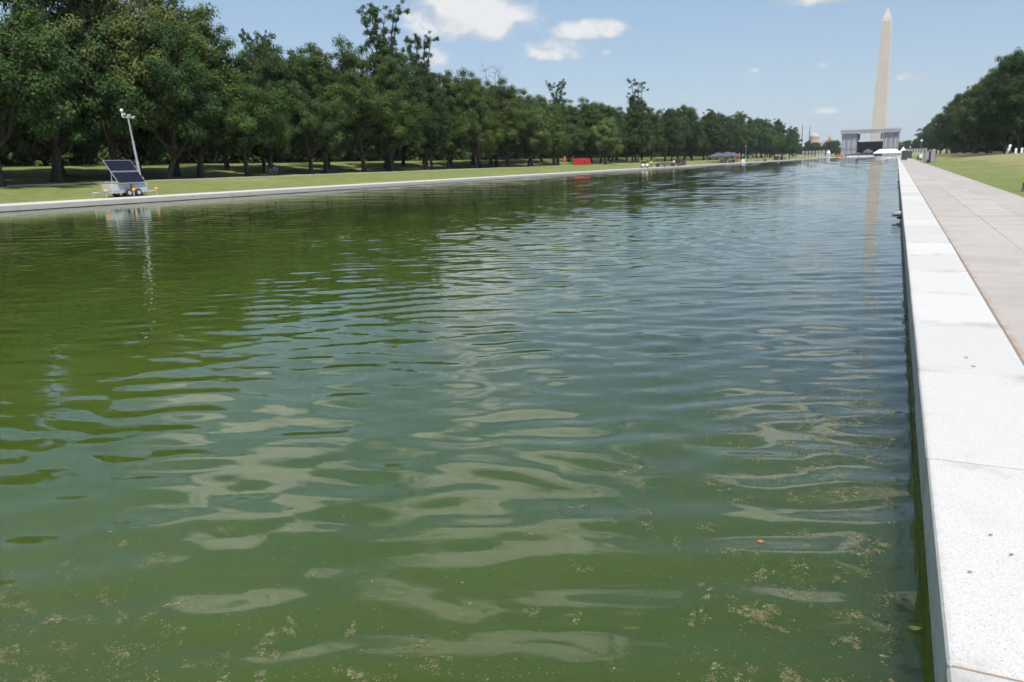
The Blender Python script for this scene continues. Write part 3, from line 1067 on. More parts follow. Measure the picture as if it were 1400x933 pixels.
# far trees beyond the end of the pool
far = [(-84, 765, 15.5), (-75, 772, 15), (-66, 765, 14), (-57, 775, 14.2), (-49, 770, 15.3), (-41, 775, 15.5), (-33, 780, 14), (8, 770, 13.2), (14, 775, 14.5),
       (21, 780, 14), (-95, 760, 18), (-106, 750, 20), (-60, 850, 17), (-80, 850, 18), (-40, 860, 17), (-20, 865, 14), (0, 870, 13), (20, 860, 16), (35, 800, 18)]
far.sort(key=lambda q: q[0] / q[1])
for i, (x, y, tp) in enumerate(far):
    tree(kinds[(i * 3 + 2) % 8], x, y, tp, 'distant tree beyond the pool\'s far end, %s from the left around the stage' % ordinal(i), 'distant trees beyond the pool', wide=1.25, z=0.0)

# ------------------------------------------------------------------ monument
mon = thing('obelisk', 'tall pale stone obelisk rising behind the stage', 'monument', (-22.7, 1113, 8.0), R(-5))
sh = MB()
a, b = 16.8 / 2, 10.5 / 2
sh.add([(-a, -a, 0), (a, -a, 0), (a, a, 0), (-a, a, 0), (-b, -b, 152.4), (b, -b, 152.4), (b, b, 152.4), (-b, b, 152.4)],
       [(0, 1, 5, 4), (1, 2, 6, 5), (2, 3, 7, 6), (3, 0, 4, 7)])
sh.build('shaft', MAT['marble'], mon)
py = MB().add([(-b - .05, -b - .05, 152.4), (b + .05, -b - .05, 152.4), (b + .05, b + .05, 152.4), (-b - .05, b + .05, 152.4), (0, 0, 169.3)],
              [(0, 1, 4), (1, 2, 4), (2, 3, 4), (3, 0, 4), (3, 2, 1, 0)])
pyo = py.build('pyramidion', MAT['marble'], mon)
for sx in (-1.6, 1.6):
    MB().cbox((sx, -b + 0.42, 155.0), (0.9, 0.5, 0.7)).build('window', MAT['dark'], pyo)

# ------------------------------------------------------------------ concert stage at the far end
SY = 680.0
st = thing('concert_stage', 'large grey scaffold concert stage with open roof below the obelisk', 'stage', (0, SY, 0))
rf = MB()
rf.add([(-41.2, -1.5, 19.9), (1.8, -1.5, 19.9), (1.8, 16, 19.0), (-41.2, 16, 19.0), (-41.2, -1.5, 21.4), (1.8, -1.5, 21.4), (1.8, 16, 20.2), (-41.2, 16, 20.2)],
       [(0, 3, 2, 1), (4, 5, 6, 7), (0, 1, 5, 4), (1, 2, 6, 5), (2, 3, 7, 6), (3, 0, 4, 7)])
roof = rf.build('roof', MAT['roof_grey'], st)
fa = MB().box(-41.0, 1.6, -1.62, -1.5, 17.7, 20.9)
fa.build('fascia', MAT['scrim'], roof)
for (xa, xb, nm) in ((-40.0, -28.9, 'l'), (-10.2, 0.6, 'r')):
    wd = (xb - xa) / 3
    for i in range(3):
        for (za, zb) in ((0.0, 6.4), (6.9, 18.3)):
            pn = MB()
            n = 6
            vs, fs = [], []
            for q in range(n + 1):
                x = xa + wd * i + 0.16 + (wd - 0.32) * q / n
                yy = 0.22 * math.sin(q * 2.1 + i)
                vs += [(x, yy, za), (x, yy, zb), (x, yy + 0.1, za), (x, yy + 0.1, zb)]
            for q in range(n):
                k_ = q * 4
                fs += [(k_, k_ + 4, k_ + 5, k_ + 1), (k_ + 2, k_ + 3, k_ + 7, k_ + 6)]
            pn.add(vs, fs).build('scrim_panel', MAT['scrim'], st)
    for i in range(4):
        MB().box(xa + wd * i - 0.13, xa + wd * i + 0.13, -0.4, -0.14, 0, 18.5).build('tower_leg', MAT['grey'], st)
    MB().box(xa, xb, -0.42, -0.45 + 0.3, 6.42, 6.88).build('cross_beam', MAT['grey'], st)
    MB().box(xa + 0.2, xb - 0.2, 13.5, 13.7, 0, 18.6).build('side_wall', MAT['scrim'], st)
MB().box(-28.9, -10.2, 11.0, 11.3, 1.8, 11.6).build('backdrop', MAT['black_drape'], st)
MB().box(-28.8, -10.3, -2.0, 13.0, 0.0, 1.8).build('deck', MAT['black_drape'], st)
for x in (-28.75, -10.35):
    MB().box(x - 0.5, x + 0.5, 10.0, 11.0, 1.8, 19.0).build('tower_leg', MAT['charcoal'], st)
for i in range(5):
    x = -27.2 + i * 3.85
    MB().tube([(x, 5, 18.9), (x, 5, 11.7)], 0.05, 5).build('hoist_cable', MAT['charcoal'], st)


tr = MB()
for i in range(28):
    x = -41.0 + i * 1.52
    tr.tube([(x, -1.75, 18.5), (x + 0.76, -1.75, 20.3)], 0.09, 4, cap=False)
    tr.tube([(x + 0.76, -1.75, 20.3), (x + 1.52, -1.75, 18.5)], 0.09, 4, cap=False)
tr.tube([(-41.0, -1.75, 18.45), (1.6, -1.75, 18.45)], 0.11, 5)
tr.tube([(-41.0, -1.75, 20.35), (1.6, -1.75, 20.35)], 0.11, 5)
tr.build('truss', MAT['galv'], roof)
for x in (-27.4, -11.7):
    for i in range(7):
        MB().box(x - 0.6, x + 0.6, 0.6 - 0.08 * i, 1.4 - 0.08 * i, 16.8 - 0.62 * i, 17.36 - 0.62 * i).build('speaker_cabinet', MAT['charcoal'], st)


def tent(name, label, cat, loc, sx, sy, eave, peak, mat, legmat, group=None, ridge=0.0, walls=False):
    t = thing(name, label, cat, loc, 0, group)
    rx = ridge / 2
    c = MB()
    c.add([(-sx / 2, -sy / 2, eave), (sx / 2, -sy / 2, eave), (sx / 2, sy / 2, eave), (-sx / 2, sy / 2, eave),
           (-rx, -0.02, peak), (rx, -0.02, peak), (rx, 0.02, peak), (-rx, 0.02, peak)],
          [(0, 1, 5, 4), (1, 2, 6, 5), (2, 3, 7, 6), (3, 0, 4, 7), (4, 5, 6, 7)])
    h = eave - min(0.5, eave * 0.18)
    c.add([(-sx / 2, -sy / 2, eave), (sx / 2, -sy / 2, eave), (sx / 2, sy / 2, eave), (-sx / 2, sy / 2, eave),
           (-sx / 2, -sy / 2, h), (sx / 2, -sy / 2, h), (sx / 2, sy / 2, h), (-sx / 2, sy / 2, h)],
          [(0, 4, 5, 1), (1, 5, 6, 2), (2, 6, 7, 3), (3, 7, 4, 0)])
    c.build('canopy', mat, t)
    nx = max(2, int(round(sx / 6)) + 1)
    for i in range(nx):
        for s in (-1, 1):
            x = -sx / 2 + 0.1 + (sx - 0.2) * i / (nx - 1)
            MB().tube([(x, s * (sy / 2 - 0.1), 0), (x, s * (sy / 2 - 0.1), eave - 0.02)], 0.06, 6).build('leg', legmat, t)
    if walls:
        MB().box(-sx / 2 + 0.2, sx / 2 - 0.2, sy / 2 - 0.3, sy / 2 - 0.2, 0, eave - 0.1).build('back_wall', mat, t)
    return t


tent('marquee_tent', 'long white marquee tent at the far end, right below the stage', 'tent', (-6.3, 642, 0), 18.6, 9, 2.6, 5.2, MAT['white_fabric'], MAT['white'], ridge=10.5)
tent('peaked_tent', 'small white peaked tent right of the stage, behind the dark cabinets', 'tent', (2.7, 450, 0), 2.9, 2.9, 2.9, 5.1, MAT['white_fabric'], MAT['white'])
tent('peaked_tent', 'narrow white peaked tent left of the stage, beside the stone pillars', 'tent', (-45.6, 634, 0), 2.2, 2.2, 3.6, 5.9, MAT['white_fabric'], MAT['white'], walls=True)
tent('dark_canopy', 'dark grey canopy tent in front of the stage opening', 'tent', (-19.6, 652, 0), 7.5, 6, 3.2, 5.6, MAT['charcoal'], MAT['charcoal'], ridge=2.0)
tent('grey_canopy', 'low grey canopy left of the dark one in front of the stage', 'tent', (-26.5, 650, 0), 6.0, 5, 2.2, 3.4, MAT['charcoal'], MAT['charcoal'], ridge=2.0)


# low white barrier along the far end, black cases behind it
for i in range(9):
    x = -31.0 + i * 1.9
    bt = thing('road_barrier', 'low white barrier block, %s from the left along the pool\'s far end' % ORD[i], 'barrier', (x, 612, 0.02), 0, 'white barriers at the far end')
    mb = MB()
    mb.add([(-0.9, -0.28, 0), (0.9, -0.28, 0), (0.9, 0.28, 0), (-0.9, 0.28, 0), (-0.9, -0.1, 0.95), (0.9, -0.1, 0.95), (0.9, 0.1, 0.95), (-0.9, 0.1, 0.95)],
           [(0, 3, 2, 1), (4, 5, 6, 7), (0, 1, 5, 4), (1, 2, 6, 5), (2, 3, 7, 6), (3, 0, 4, 7)])
    mb.build('body', MAT['white'], bt)
    MB().box(-0.9, 0.9, -0.3, -0.284, 0.1, 0.25).build('base_strip', MAT['grey'], bt)
for i, (x, wd, h) in enumerate([(-31.5, 2.4, 2.2), (-28.6, 1.8, 2.7), (-26.2, 2.2, 2.0), (-23.6, 1.8, 2.6), (-21.0, 2.4, 2.3), (-17.8, 1.8, 2.4)]):
    ct = thing('equipment_case', 'black equipment case, %s from the left in front of the stage' % ORD[i], 'case', (x, 620, 0.02), 0, 'black cases before the stage')
    MB().box(-wd / 2, wd / 2, -0.6, 0.6, 0.15, h).build('body', MAT['charcoal'], ct, bevel=0.05)
    MB().box(-wd / 2 + 0.1, wd / 2 - 0.1, -0.63, -0.6, h * 0.62, h * 0.66).build('latch_strip', MAT['galv'], ct)
    for sx in (-1, 1):
        for sy in (-1, 1):
            MB().lathe([(0.08, 0), (0.09, 0.04), (0.08, 0.15)], (sx * (wd / 2 - 0.2), sy * 0.4, 0), 8).build('caster', MAT['dark'], ct)


def wheel(parent, c, r, wdt, axis='x', tyre=None, rim=None):
    """tyre with a rim as its sub-part; axis of rotation along x or y"""
    def ring(rad, half, mat, nm, par):
        mb = MB()
        if axis == 'x':
            mb.tube([(c[0] - half, c[1], c[2]), (c[0] - half * .6, c[1], c[2]), (c[0] + half * .6, c[1], c[2]), (c[0] + half, c[1], c[2])], [rad * .9, rad, rad, rad * .9], 16)
        else:
            mb.tube([(c[0], c[1] - half, c[2]), (c[0], c[1] - half * .6, c[2]), (c[0], c[1] + half * .6, c[2]), (c[0], c[1] + half, c[2])], [rad * .9, rad, rad, rad * .9], 16)
        return mb.build(nm, mat, par, smooth=False)
    t = ring(r, wdt / 2, tyre or MAT['dark'], 'wheel', parent)
    ring(r * 0.55, wdt / 2 + 0.012, rim or MAT['galv'], 'rim', t)
    return t


# orange telehandler by the far left corner of the stage
tl = thing('telehandler', 'orange lifting machine at the left foot of the stage', 'machine', (-37.6, 628, 0.02))
MB().box(-2.3, 2.3, -1.0, 1.0, 0.6, 1.5).build('chassis', MAT['orange_paint'], tl, bevel=0.08)
cb = MB().box(-0.9, 0.7, -1.0, 0.1, 1.5, 2.9).build('cab', MAT['orange_paint'], tl, bevel=0.08)
MB().box(-0.7, 0.5, -1.02, -0.99, 1.9, 2.7).build('pane', MAT['dark'], cb)
MB().tube([(-2.0, 0.5, 1.9), (3.2, 0.5, 3.1)], [0.28, 0.2], 8).build('boom', MAT['orange_paint'], tl)
for sx in (-1.5, 1.5):
    for sy in (-1.05, 1.05):
        wheel(tl, (sx, sy, 0.6), 0.6, 0.4, 'y')

# granite pillars of the memorial at the far end
for i in range(8):
    p = thing('stone_pillar', 'pale granite pillar, %s from the left in the tall row' % ORD[i], 'pillar', (-64.0 + 2.4 * i, 640, 0), 0, 'tall granite pillars')
    mb = MB()
    for s in (-1, 1):
        mb.box(s * 0.42 - 0.22, s * 0.42 + 0.22, -0.5, 0.5, 0.5, 4.9)
    mb.build('shaft', MAT['pillar'], p, bevel=0.04)
    MB().box(-0.72, 0.72, -0.6, 0.6, 4.9, 5.4).build('cap', MAT['pillar'], p, bevel=0.05)
    MB().box(-0.75, 0.75, -0.62, 0.62, 0, 0.5).build('base', MAT['pillar'], p, bevel=0.05)
    MB().tube([(0.3 * math.cos(q * .524), -0.56, 3.3 + 0.3 * math.sin(q * .524)) for q in range(13)], 0.07, 5).build('wreath', MAT['steel_brown'], p)
for i in range(4):
    p = thing('stone_pillar', 'short pale granite block, %s left of the tall pillars' % ORD[3 - i], 'pillar', (-71.6 + 1.9 * i, 640, 0), 0, 'short granite blocks')
    MB().box(-0.5, 0.5, -0.5, 0.5, 0.3, 2.5 + 0.18 * i).build('shaft', MAT['pillar'], p, bevel=0.05)
    MB().box(-0.6, 0.6, -0.6, 0.6, 0, 0.3).build('base', MAT['pillar'], p, bevel=0.03)

# distant buildings
dm = thing('domed_building', 'distant beige domed building between two thin masts', 'building', (-151, 1700, 0))
MB().box(-16, 16, -14, 14, 0, 28).build('wall', MAT['beige'], dm)
MB().lathe([(9.0, 28), (9.0, 36.5), (9.6, 36.6), (9.6, 37.4)], n=24).build('drum', MAT['beige'], dm)
dome = MB().lathe([(8.8, 37.4), (8.2, 40.4), (6.6, 43.2), (4.0, 45.2), (1.2, 46.2), (0.4, 46.3)], n=24).build('dome', MAT['beige'], dm, smooth=True)
for q in range(12):
    a = math.pi + math.pi * (q + .5) / 12
    MB().tube([(9.15 * math.cos(a), 9.15 * math.sin(a), 29), (9.15 * math.cos(a), 9.15 * math.sin(a), 36)], 0.45, 5).build('column', MAT['beige'], dm)
tu = thing('turret_building', 'small distant reddish turret right of the domed building', 'building', (-123, 1700, 0))
MB().box(-8, 8, -8, 8, 0, 31).build('wall', MAT['brick_red'], tu)
MB().box(-2.6, 2.6, -2.6, 2.6, 31, 36).build('turret', MAT['brick_red'], tu)
MB().lathe([(3.2, 36), (1.8, 38), (0.2, 40.5)], n=8).build('spire', MAT['brick_red'], tu)
bl = thing('flat_building', 'distant pale block seen right of the stage', 'building', (9, 1500, 0))
MB().box(-14, 22, -8, 8, 0, 21).build('wall', MAT['beige'], bl)
MB().box(-14.4, 22.4, -8.4, 8.4, 21, 22).build('parapet', MAT['beige'], bl)
for i in range(8):
    MB().box(-12 + i * 4.2, -10 + i * 4.2, -8.1, -7.95, 15, 18).build('window', MAT['charcoal'], bl)
for i, (x, zt, nm) in enumerate(((-123, 45.3, 'left'), (-113, 43.0, 'right'))):
    t = thing('radio_mast', '%s of the two thin dark masts beside the distant dome' % nm, 'mast', (x, 1200, 0))
    MB().tube([(0, 0, 0), (0, 0, zt * .7), (0, 0, zt)], [0.75, 0.6, 0.35], 6).build('pole', MAT['charcoal'], t)
    MB().cbox((0, 0, 0.3), (2.2, 2.2, 0.6)).build('footing', MAT['pillar'], t)


# ------------------------------------------------------------------ solar camera trailers
def solar_trailer(loc, label, rz=0.0):
    """local x runs along the pool, local -y faces the pool"""
    t = thing('solar_trailer', label, 'trailer', loc, rz)
    MB().box(-1.55, 0.15, -0.55, 0.55, 0.42, 0.98).build('battery_box', MAT['trailer_grey'], t, bevel=0.02)
    MB().box(0.28, 1.65, -0.6, 0.6, 0.42, 0.98).build('control_box', MAT['trailer_grey'], t, bevel=0.02)
    fr = MB()
    fr.box(-1.9, 1.9, -0.66, -0.56, 0.30, 0.42)
    fr.box(-1.9, 1.9, 0.56, 0.66, 0.30, 0.42)
    fr.box(-1.9, -1.8, -0.56, 0.56, 0.31, 0.41)
    fr.box(1.8, 1.9, -0.56, 0.56, 0.31, 0.41)
    fr.build('frame', MAT['galv'], t)
    MB().box(1.9, 3.0, -0.05, 0.05, 0.32, 0.40).build('drawbar', MAT['galv'], t)
    for sx in (-1, 1):
        wheel(t, (sx * 0.42 + 0.2, -0.74 if sx > 0 else -0.74, 0.30), 0.30, 0.2, 'y')
        wheel(t, (sx * 0.42 + 0.2, 0.74, 0.30), 0.30, 0.2, 'y')
    for (x, y) in ((-2.2, -0.75), (0.05, -0.95), (2.35, -0.7), (-2.2, 0.75), (2.35, 0.7)):
        ol = MB().tube([(max(-1.85, min(1.85, x)), y * .8, 0.37), (x, y, 0.37)], 0.04, 6).build('outrigger', MAT['galv'], t)
        MB().tube([(x, y, 0.0), (x, y, 0.46)], 0.035, 6).build('jack_leg', MAT['galv'], ol)
        if y > 0:
            continue
        MB().lathe([(0.02, 0), (0.10, 0.04), (0.13, 0.13), (0.10, 0.22), (0.02, 0.26)], (x, y, 0.38), 10).build('amber_cap', MAT['orange'], ol, smooth=True)
    # two tilted panels, one above the other, lower edge towards the pool
    lo, hi = Vector((0.2, -0.72, 1.02)), Vector((0.2, 0.72, 2.78))
    d = (hi - lo).normalized()
    nrm = Vector((0, -d.z, d.y))
    for q, (ta, tb) in enumerate(((0.0, 0.485), (0.515, 1.0))):
        A, B = lo.lerp(hi, ta), lo.lerp(hi, tb)
        vs = []
        for off in (0, 0.045):
            for P in (A, B):
                for sx in (-1.22, 1.22):
                    vs.append(P + Vector((sx, 0, 0)) + nrm * off)
        pn = MB().add(vs, [(0, 1, 3, 2), (4, 6, 7, 5), (0, 4, 5, 1), (2, 3, 7, 6), (0, 2, 6, 4), (1, 5, 7, 3)]).build('solar_panel', MAT['galv'], t)
        vs = []
        for P in (A + d * 0.03, B - d * 0.03):
            for sx in (-1.19, 1.19):
                vs.append(P + Vector((sx, 0, 0)) + nrm * 0.049)
        MB().add(vs, [(0, 1, 3, 2)]).build('cells', MAT['cells'], pn)
    pf = MB()
    for sx in (-0.8, 1.2):
        pf.tube([(sx, 0.3, 0.95), (sx, 0.2, 2.05)], 0.04, 6)
        pf.tube([(sx, -0.5, 0.95), (sx, -0.4, 1.36)], 0.03, 6)
    pf.build('panel_stand', MAT['galv'], t)
    mast = MB()
    mx, my = 1.92, 0.4
    mast.tube([(mx, my, 0.95), (mx - .12, my, 2.7)], 0.115, 10)
    mast.tube([(mx - .12, my, 2.68), (mx - .26, my, 4.3)], 0.09, 10)
    mast.tube([(mx - .26, my, 4.28), (mx - .42, my, 6.05)], 0.065, 10)
    mo = mast.build('mast', MAT['galv'], t)
    MB().cbox((mx, my, 1.2), (0.34, 0.34, 0.5)).build('mast_foot', MAT['galv'], mo)
    hx = mx - .42
    MB().box(hx - 0.45, hx + 0.45, my - 0.05, my + 0.05, 6.02, 6.12).build('crossbar', MAT['white'], mo)
    for sx, zz in ((-0.38, 6.28), (0.06, 6.2), (0.40, 6.08)):
        cm = MB().cbox((hx + sx, my - 0.08, zz), (0.22, 0.36, 0.19)).build('camera_head', MAT['trailer_grey'], t, bevel=0.03)
        MB().tube([(hx + sx, my - 0.30, zz), (hx + sx, my - 0.36, zz)], 0.07, 10).build('lens', MAT['dark'], cm)
    MB().lathe([(0.03, 0), (0.11, 0.03), (0.125, 0.14), (0.09, 0.22), (0.03, 0.25)], (hx - 0.5, my, 6.45), 10).build('dome_camera', MAT['white'], t, smooth=True)
    MB().tube([(hx - 0.5, my, 6.1), (hx - 0.5, my, 6.5)], 0.04, 6).build('bracket', MAT['white'], mo)
    return t


solar_trailer((-54.3, 42.2, 0.06), 'white trailer with tilted solar panels and tall camera mast on the left lawn', R(90))
solar_trailer((-56.5, 340, 0.22), 'distant white camera-mast trailer right of the grey event tents', R(90))


# ------------------------------------------------------------------ people
def person(label, loc, rz, shirt, pose='stand', scale=1.0):
    J = {'pelvis': (0, 0, .95), 'belly': (0, 0, 1.1), 'chest': (0, 0, 1.32), 'neck': (0, 0.01, 1.50), 'head0': (0, -.01, 1.60), 'head': (0, -.02, 1.69), 'crown': (0, -.01, 1.77)}
    for s, n in ((-1, 'l'), (1, 'r')):
        J.update({'sh' + n: (s * .19, 0, 1.42), 'el' + n: (s * .25, .03, 1.14), 'wr' + n: (s * .24, -.08, .90), 'ha' + n: (s * .235, -.11, .82),
                  'hip' + n: (s * .10, 0, .90), 'kn' + n: (s * .12, -.03, .50), 'an' + n: (s * .13, .03, .09), 'to' + n: (s * .14, -.14, .05)})
    if pose == 'walk':
        J['knl'] = (-.11, -.16, .52)
        J['anl'] = (-.11, -.10, .10)
        J['tol'] = (-.11, -.27, .06)
        J['anr'] = (.12, .24, .13)
        J['tor'] = (.12, .10, .05)
        J['wrl'] = (-.24, .10, .92)
        J['hal'] = (-.24, .10, .83)
    if pose == 'sit':
        dz = -.45
        for q in ('pelvis', 'belly', 'chest', 'neck', 'head0', 'head', 'crown', 'shl', 'shr', 'ell', 'elr'):
            J[q] = (J[q][0], J[q][1], J[q][2] + dz)
        for s, n in ((-1, 'l'), (1, 'r')):
            J['hip' + n] = (s * .10, -.05, .50)
            J['kn' + n] = (s * .13, -.45, .52)
            J['an' + n] = (s * .13, -.46, .09)
            J['to' + n] = (s * .13, -.62, .05)
            J['wr' + n] = (s * .16, -.28, .62)
            J['ha' + n] = (s * .12, -.36, .60)
    Rr = {'pelvis': .15, 'belly': .14, 'chest': .17, 'neck': .06, 'head0': .075, 'head': .10, 'crown': .06}
    for n in 'lr':
        Rr.update({'sh' + n: .075, 'el' + n: .05, 'wr' + n: .035, 'ha' + n: .045, 'hip' + n: .10, 'kn' + n: .065, 'an' + n: .05, 'to' + n: .04})
    E = [('pelvis', 'belly'), ('belly', 'chest'), ('chest', 'neck'), ('neck', 'head0'), ('head0', 'head'), ('head', 'crown')]
    for n in 'lr':
        E += [('chest', 'sh' + n), ('sh' + n, 'el' + n), ('el' + n, 'wr' + n), ('wr' + n, 'ha' + n), ('pelvis', 'hip' + n), ('hip' + n, 'kn' + n), ('kn' + n, 'an' + n), ('an' + n, 'to' + n)]
    ks = list(J)
    me = bpy.data.meshes.new('body_cage')
    me.from_pydata([J[q] for q in ks], [(ks.index(a), ks.index(b)) for a, b in E], [])
    tmp = bpy.data.objects.new('body_cage', me)
    COL.objects.link(tmp)
    md = tmp.modifiers.new('skin', 'SKIN')
    for i, q in enumerate(ks):
        me.skin_vertices[0].data[i].radius = (Rr[q], Rr[q] * (.72 if q in ('chest', 'belly', 'pelvis') else 1))
        me.skin_vertices[0].data[i].use_root = (q == 'pelvis')
    tmp.modifiers.new('sub', 'SUBSURF').levels = 2
    dg = bpy.context.evaluated_depsgraph_get()
    dg.update()
    bmesh_ = bpy.data.meshes.new_from_object(tmp.evaluated_get(dg))
    bpy.data.objects.remove(tmp)
    bmesh_.materials.clear()
    for mm in (MAT['skin'], shirt, MAT['trousers'], MAT['dark']):
        bmesh_.materials.append(mm)
    zsh = J['shl'][2]
    for p in bmesh_.polygons:
        z, ax_, yy = p.center.z, abs(p.center.x), p.center.y
        seated = pose == 'sit'
        waist = .98 if not seated else .56
        if z > zsh + .10:
            p.material_index = 3 if z > zsh + .31 else 0
        elif z > waist and not (ax_ > .2 and z < zsh - .32):
            p.material_index = 1
        elif (ax_ > .19 and z > .7 and not seated):
            p.material_index = 0
        elif z < .09:
            p.material_index = 3
        else:
            p.material_index = 2
        p.use_smooth = True
    t = thing('person', label, 'person', loc, rz)
    t.scale = (scale,) * 3
    b = link('body', bmesh_, t)
    MB().lathe([(0.085, 0), (0.112, 0.05), (0.10, 0.12), (0.06, 0.165), (0.01, 0.18)], (0, 0.005, zsh + 0.24), 12).build('hair', MAT['dark'], b, smooth=True)
    return t


person('person in a bright yellow vest standing beside the cart with lit headlamps', (-53.4, 187.4, 0.04), R(60), MAT['hivis'])
person('person in a white shirt standing at the dark flatbed by the pool edge', (-52.6, 206.0, 0.02), R(40), MAT['shirt_white'], 'walk')
person('person in blue sitting on a small bench under the left trees', (-69.3, 75.4, 1.1), R(70), MAT['shirt_blue'], 'sit')
bn = thing('park_bench', 'small dark bench under the left trees, a person in blue on it', 'bench', (-69.45, 75.45, 1.1), R(70))
for i in range(4):
    MB().box(-0.8, 0.8, -0.2 + i * 0.11, -0.11 + i * 0.11, 0.36, 0.40).build('slat', MAT['timber'], bn)
for i in range(3):
    MB().box(-0.8, 0.8, 0.26, 0.29, 0.50 + i * 0.13, 0.60 + i * 0.13).build('back_slat', MAT['timber'], bn)
for sx in (-0.7, 0.7):
    MB().box(sx - 0.03, sx + 0.03, -0.2, -0.14, 0, 0.36).build('leg', MAT['dark'], bn)
    MB().box(sx - 0.03, sx + 0.03, 0.20, 0.255, 0, 0.90).build('leg', MAT['dark'], bn)
wp = thing('marker_post', 'thin dark post on the lawn left of the sitting person', 'post', (-66.2, 70.6, 1.02))
MB().tube([(0, 0, -0.1), (0, 0, 2.05)], 0.045, 8).build('pole', MAT['dark'], wp)
MB().cbox((0, 0, 2.08), (0.14, 0.14, 0.08)).build('cap', MAT['dark'], wp)

# ------------------------------------------------------------------ things along the left bank
# utility cart with lit headlamps
uc = thing('utility_cart', 'utility cart with two lit headlamps at the left pool edge', 'cart', (-53.3, 181.5, 0.04), R(200))
MB().box(-0.75, 0.75, -1.3, 1.3, 0.35, 0.80).build('body', MAT['grey'], uc, bevel=0.06)
MB().box(-0.7, 0.7, 0.55, 1.28, 0.80, 1.02).build('bonnet', MAT['grey'], uc, bevel=0.06)
MB().box(-0.65, 0.65, -0.3, 0.15, 0.80, 1.25).build('seat', MAT['dark'], uc, bevel=0.05)
for sx in (-0.68, 0.68):
    for y in (-0.35, 0.55):
        MB().tube([(sx, y, 0.8), (sx, y, 1.85)], 0.03, 6).build('roof_post', MAT['dark'], uc)
    hl = MB().tube([(sx * 0.78, 1.27, 0.72), (sx * 0.78, 1.36, 0.72)], [0.2, 0.2], 12).build('headlamp', MAT['white'], uc)
    MB().lathe([(0.17, 0.0), (0.15, 0.02)], (0, 0, 0), 12).build('bulb', MAT['headlamp'], hl).matrix_local = Matrix.Translation((sx * 0.78, 1.365, 0.72)) @ Matrix.Rotation(R(-90), 4, 'X')
    for y in (-0.85, 0.85):
        wheel(uc, (sx, y, 0.3), 0.3, 0.22, 'x')
MB().box(-0.74, 0.74, -0.45, 0.65, 1.85, 1.91).build('roof', MAT['grey_fabric'], uc, bevel=0.02)

# dark flatbed with boards
fb = thing('flatbed_trailer', 'long dark flatbed trailer stacked with brown boards at the left pool edge', 'trailer', (-54.2, 207, 0.06))
MB().box(-1.1, 1.1, -11, 11, 0.55, 0.75).build('bed', MAT['steel_brown'], fb)
for i in range(5):
    MB().box(-0.95, 0.95, -8.5 + i * 2.2, -6.5 + i * 2.2, 0.76, 1.0 + 0.06 * (i % 3)).build('board_stack', MAT['timber'], fb)
MB().box(-1.1, 1.1, 8.2, 10.8, 0.76, 1.9).build('headboard', MAT['steel_brown'], fb, bevel=0.05)
for y in (-8.0, -6.9, 6.5, 8.5):
    for sx in (-0.95, 0.95):
        wheel(fb, (sx, y, 0.36), 0.36, 0.25, 'x')
tb = thing('tool_crate', 'dark brown crate at the far end of the flatbed trailer', 'crate', (-54.6, 222.5, 0.06))
MB().box(-0.9, 0.9, -1.6, 1.6, 0.1, 1.3).build('body', MAT['steel_brown'], tb, bevel=0.04)
MB().box(-0.95, 0.95, -1.65, 1.65, 1.3, 1.4).build('lid', MAT['charcoal'], tb, bevel=0.02)

# red hoarding, two boards
for (ya, yb, lb) in ((168.4, 175.0, 'wide red hoarding board under the left trees'), (175.7, 179.2, 'narrow red hoarding board right beside the wide one')):
    h = thing('red_hoarding', lb, 'hoarding', (-66.0, (ya + yb) / 2, 1.05), 0, 'red hoarding boards')
    L = (yb - ya) / 2
    MB().box(-0.04, 0.04, -L, L, 0.12, 1.55).build('board', MAT['red'], h)
    for y in (-L + 0.1, 0, L - 0.1):
        MB().box(-0.12, -0.045, y - 0.04, y + 0.04, -0.1, 1.6).build('post', MAT['grey'], h)
        MB().tube([(-0.1, y, 1.2), (-0.9, y, -0.05)], 0.03, 6).build('brace', MAT['grey'], h)
    for q in range(3):
        MB().box(0.042, 0.05, -L + 0.3 + q * (2 * L - .6) / 3, -L + 0.2 + (q + 1) * (2 * L - .6) / 3, 0.9, 1.25 if q == 1 else 1.1).build('poster', MAT['red'], h)
cn = thing('warning_flag', 'orange-red flag on a thin stake left of the red hoarding', 'flag', (-66.5, 163.7, 1.06))
MB().tube([(0, 0, -0.1), (0, 0, 2.1)], 0.03, 6).build('stake', MAT['galv'], cn)
MB().add([(0, 0.03, 1.1), (0.05, 0.45, 1.05), (0.0, 0.9, 1.15), (0, 0.03, 2.1), (0.05, 0.45, 2.05), (0.0, 0.9, 2.12),
          (0.02, 0.03, 1.1), (0.07, 0.45, 1.05), (0.02, 0.9, 1.15), (0.02, 0.03, 2.1), (0.07, 0.45, 2.05), (0.02, 0.9, 2.12)],
         [(0, 1, 4, 3), (1, 2, 5, 4), (7, 6, 9, 10), (8, 7, 10, 11)]).build('cloth', plain('orange_red_cloth', (0.75, 0.12, 0.04), 0.8), cn)

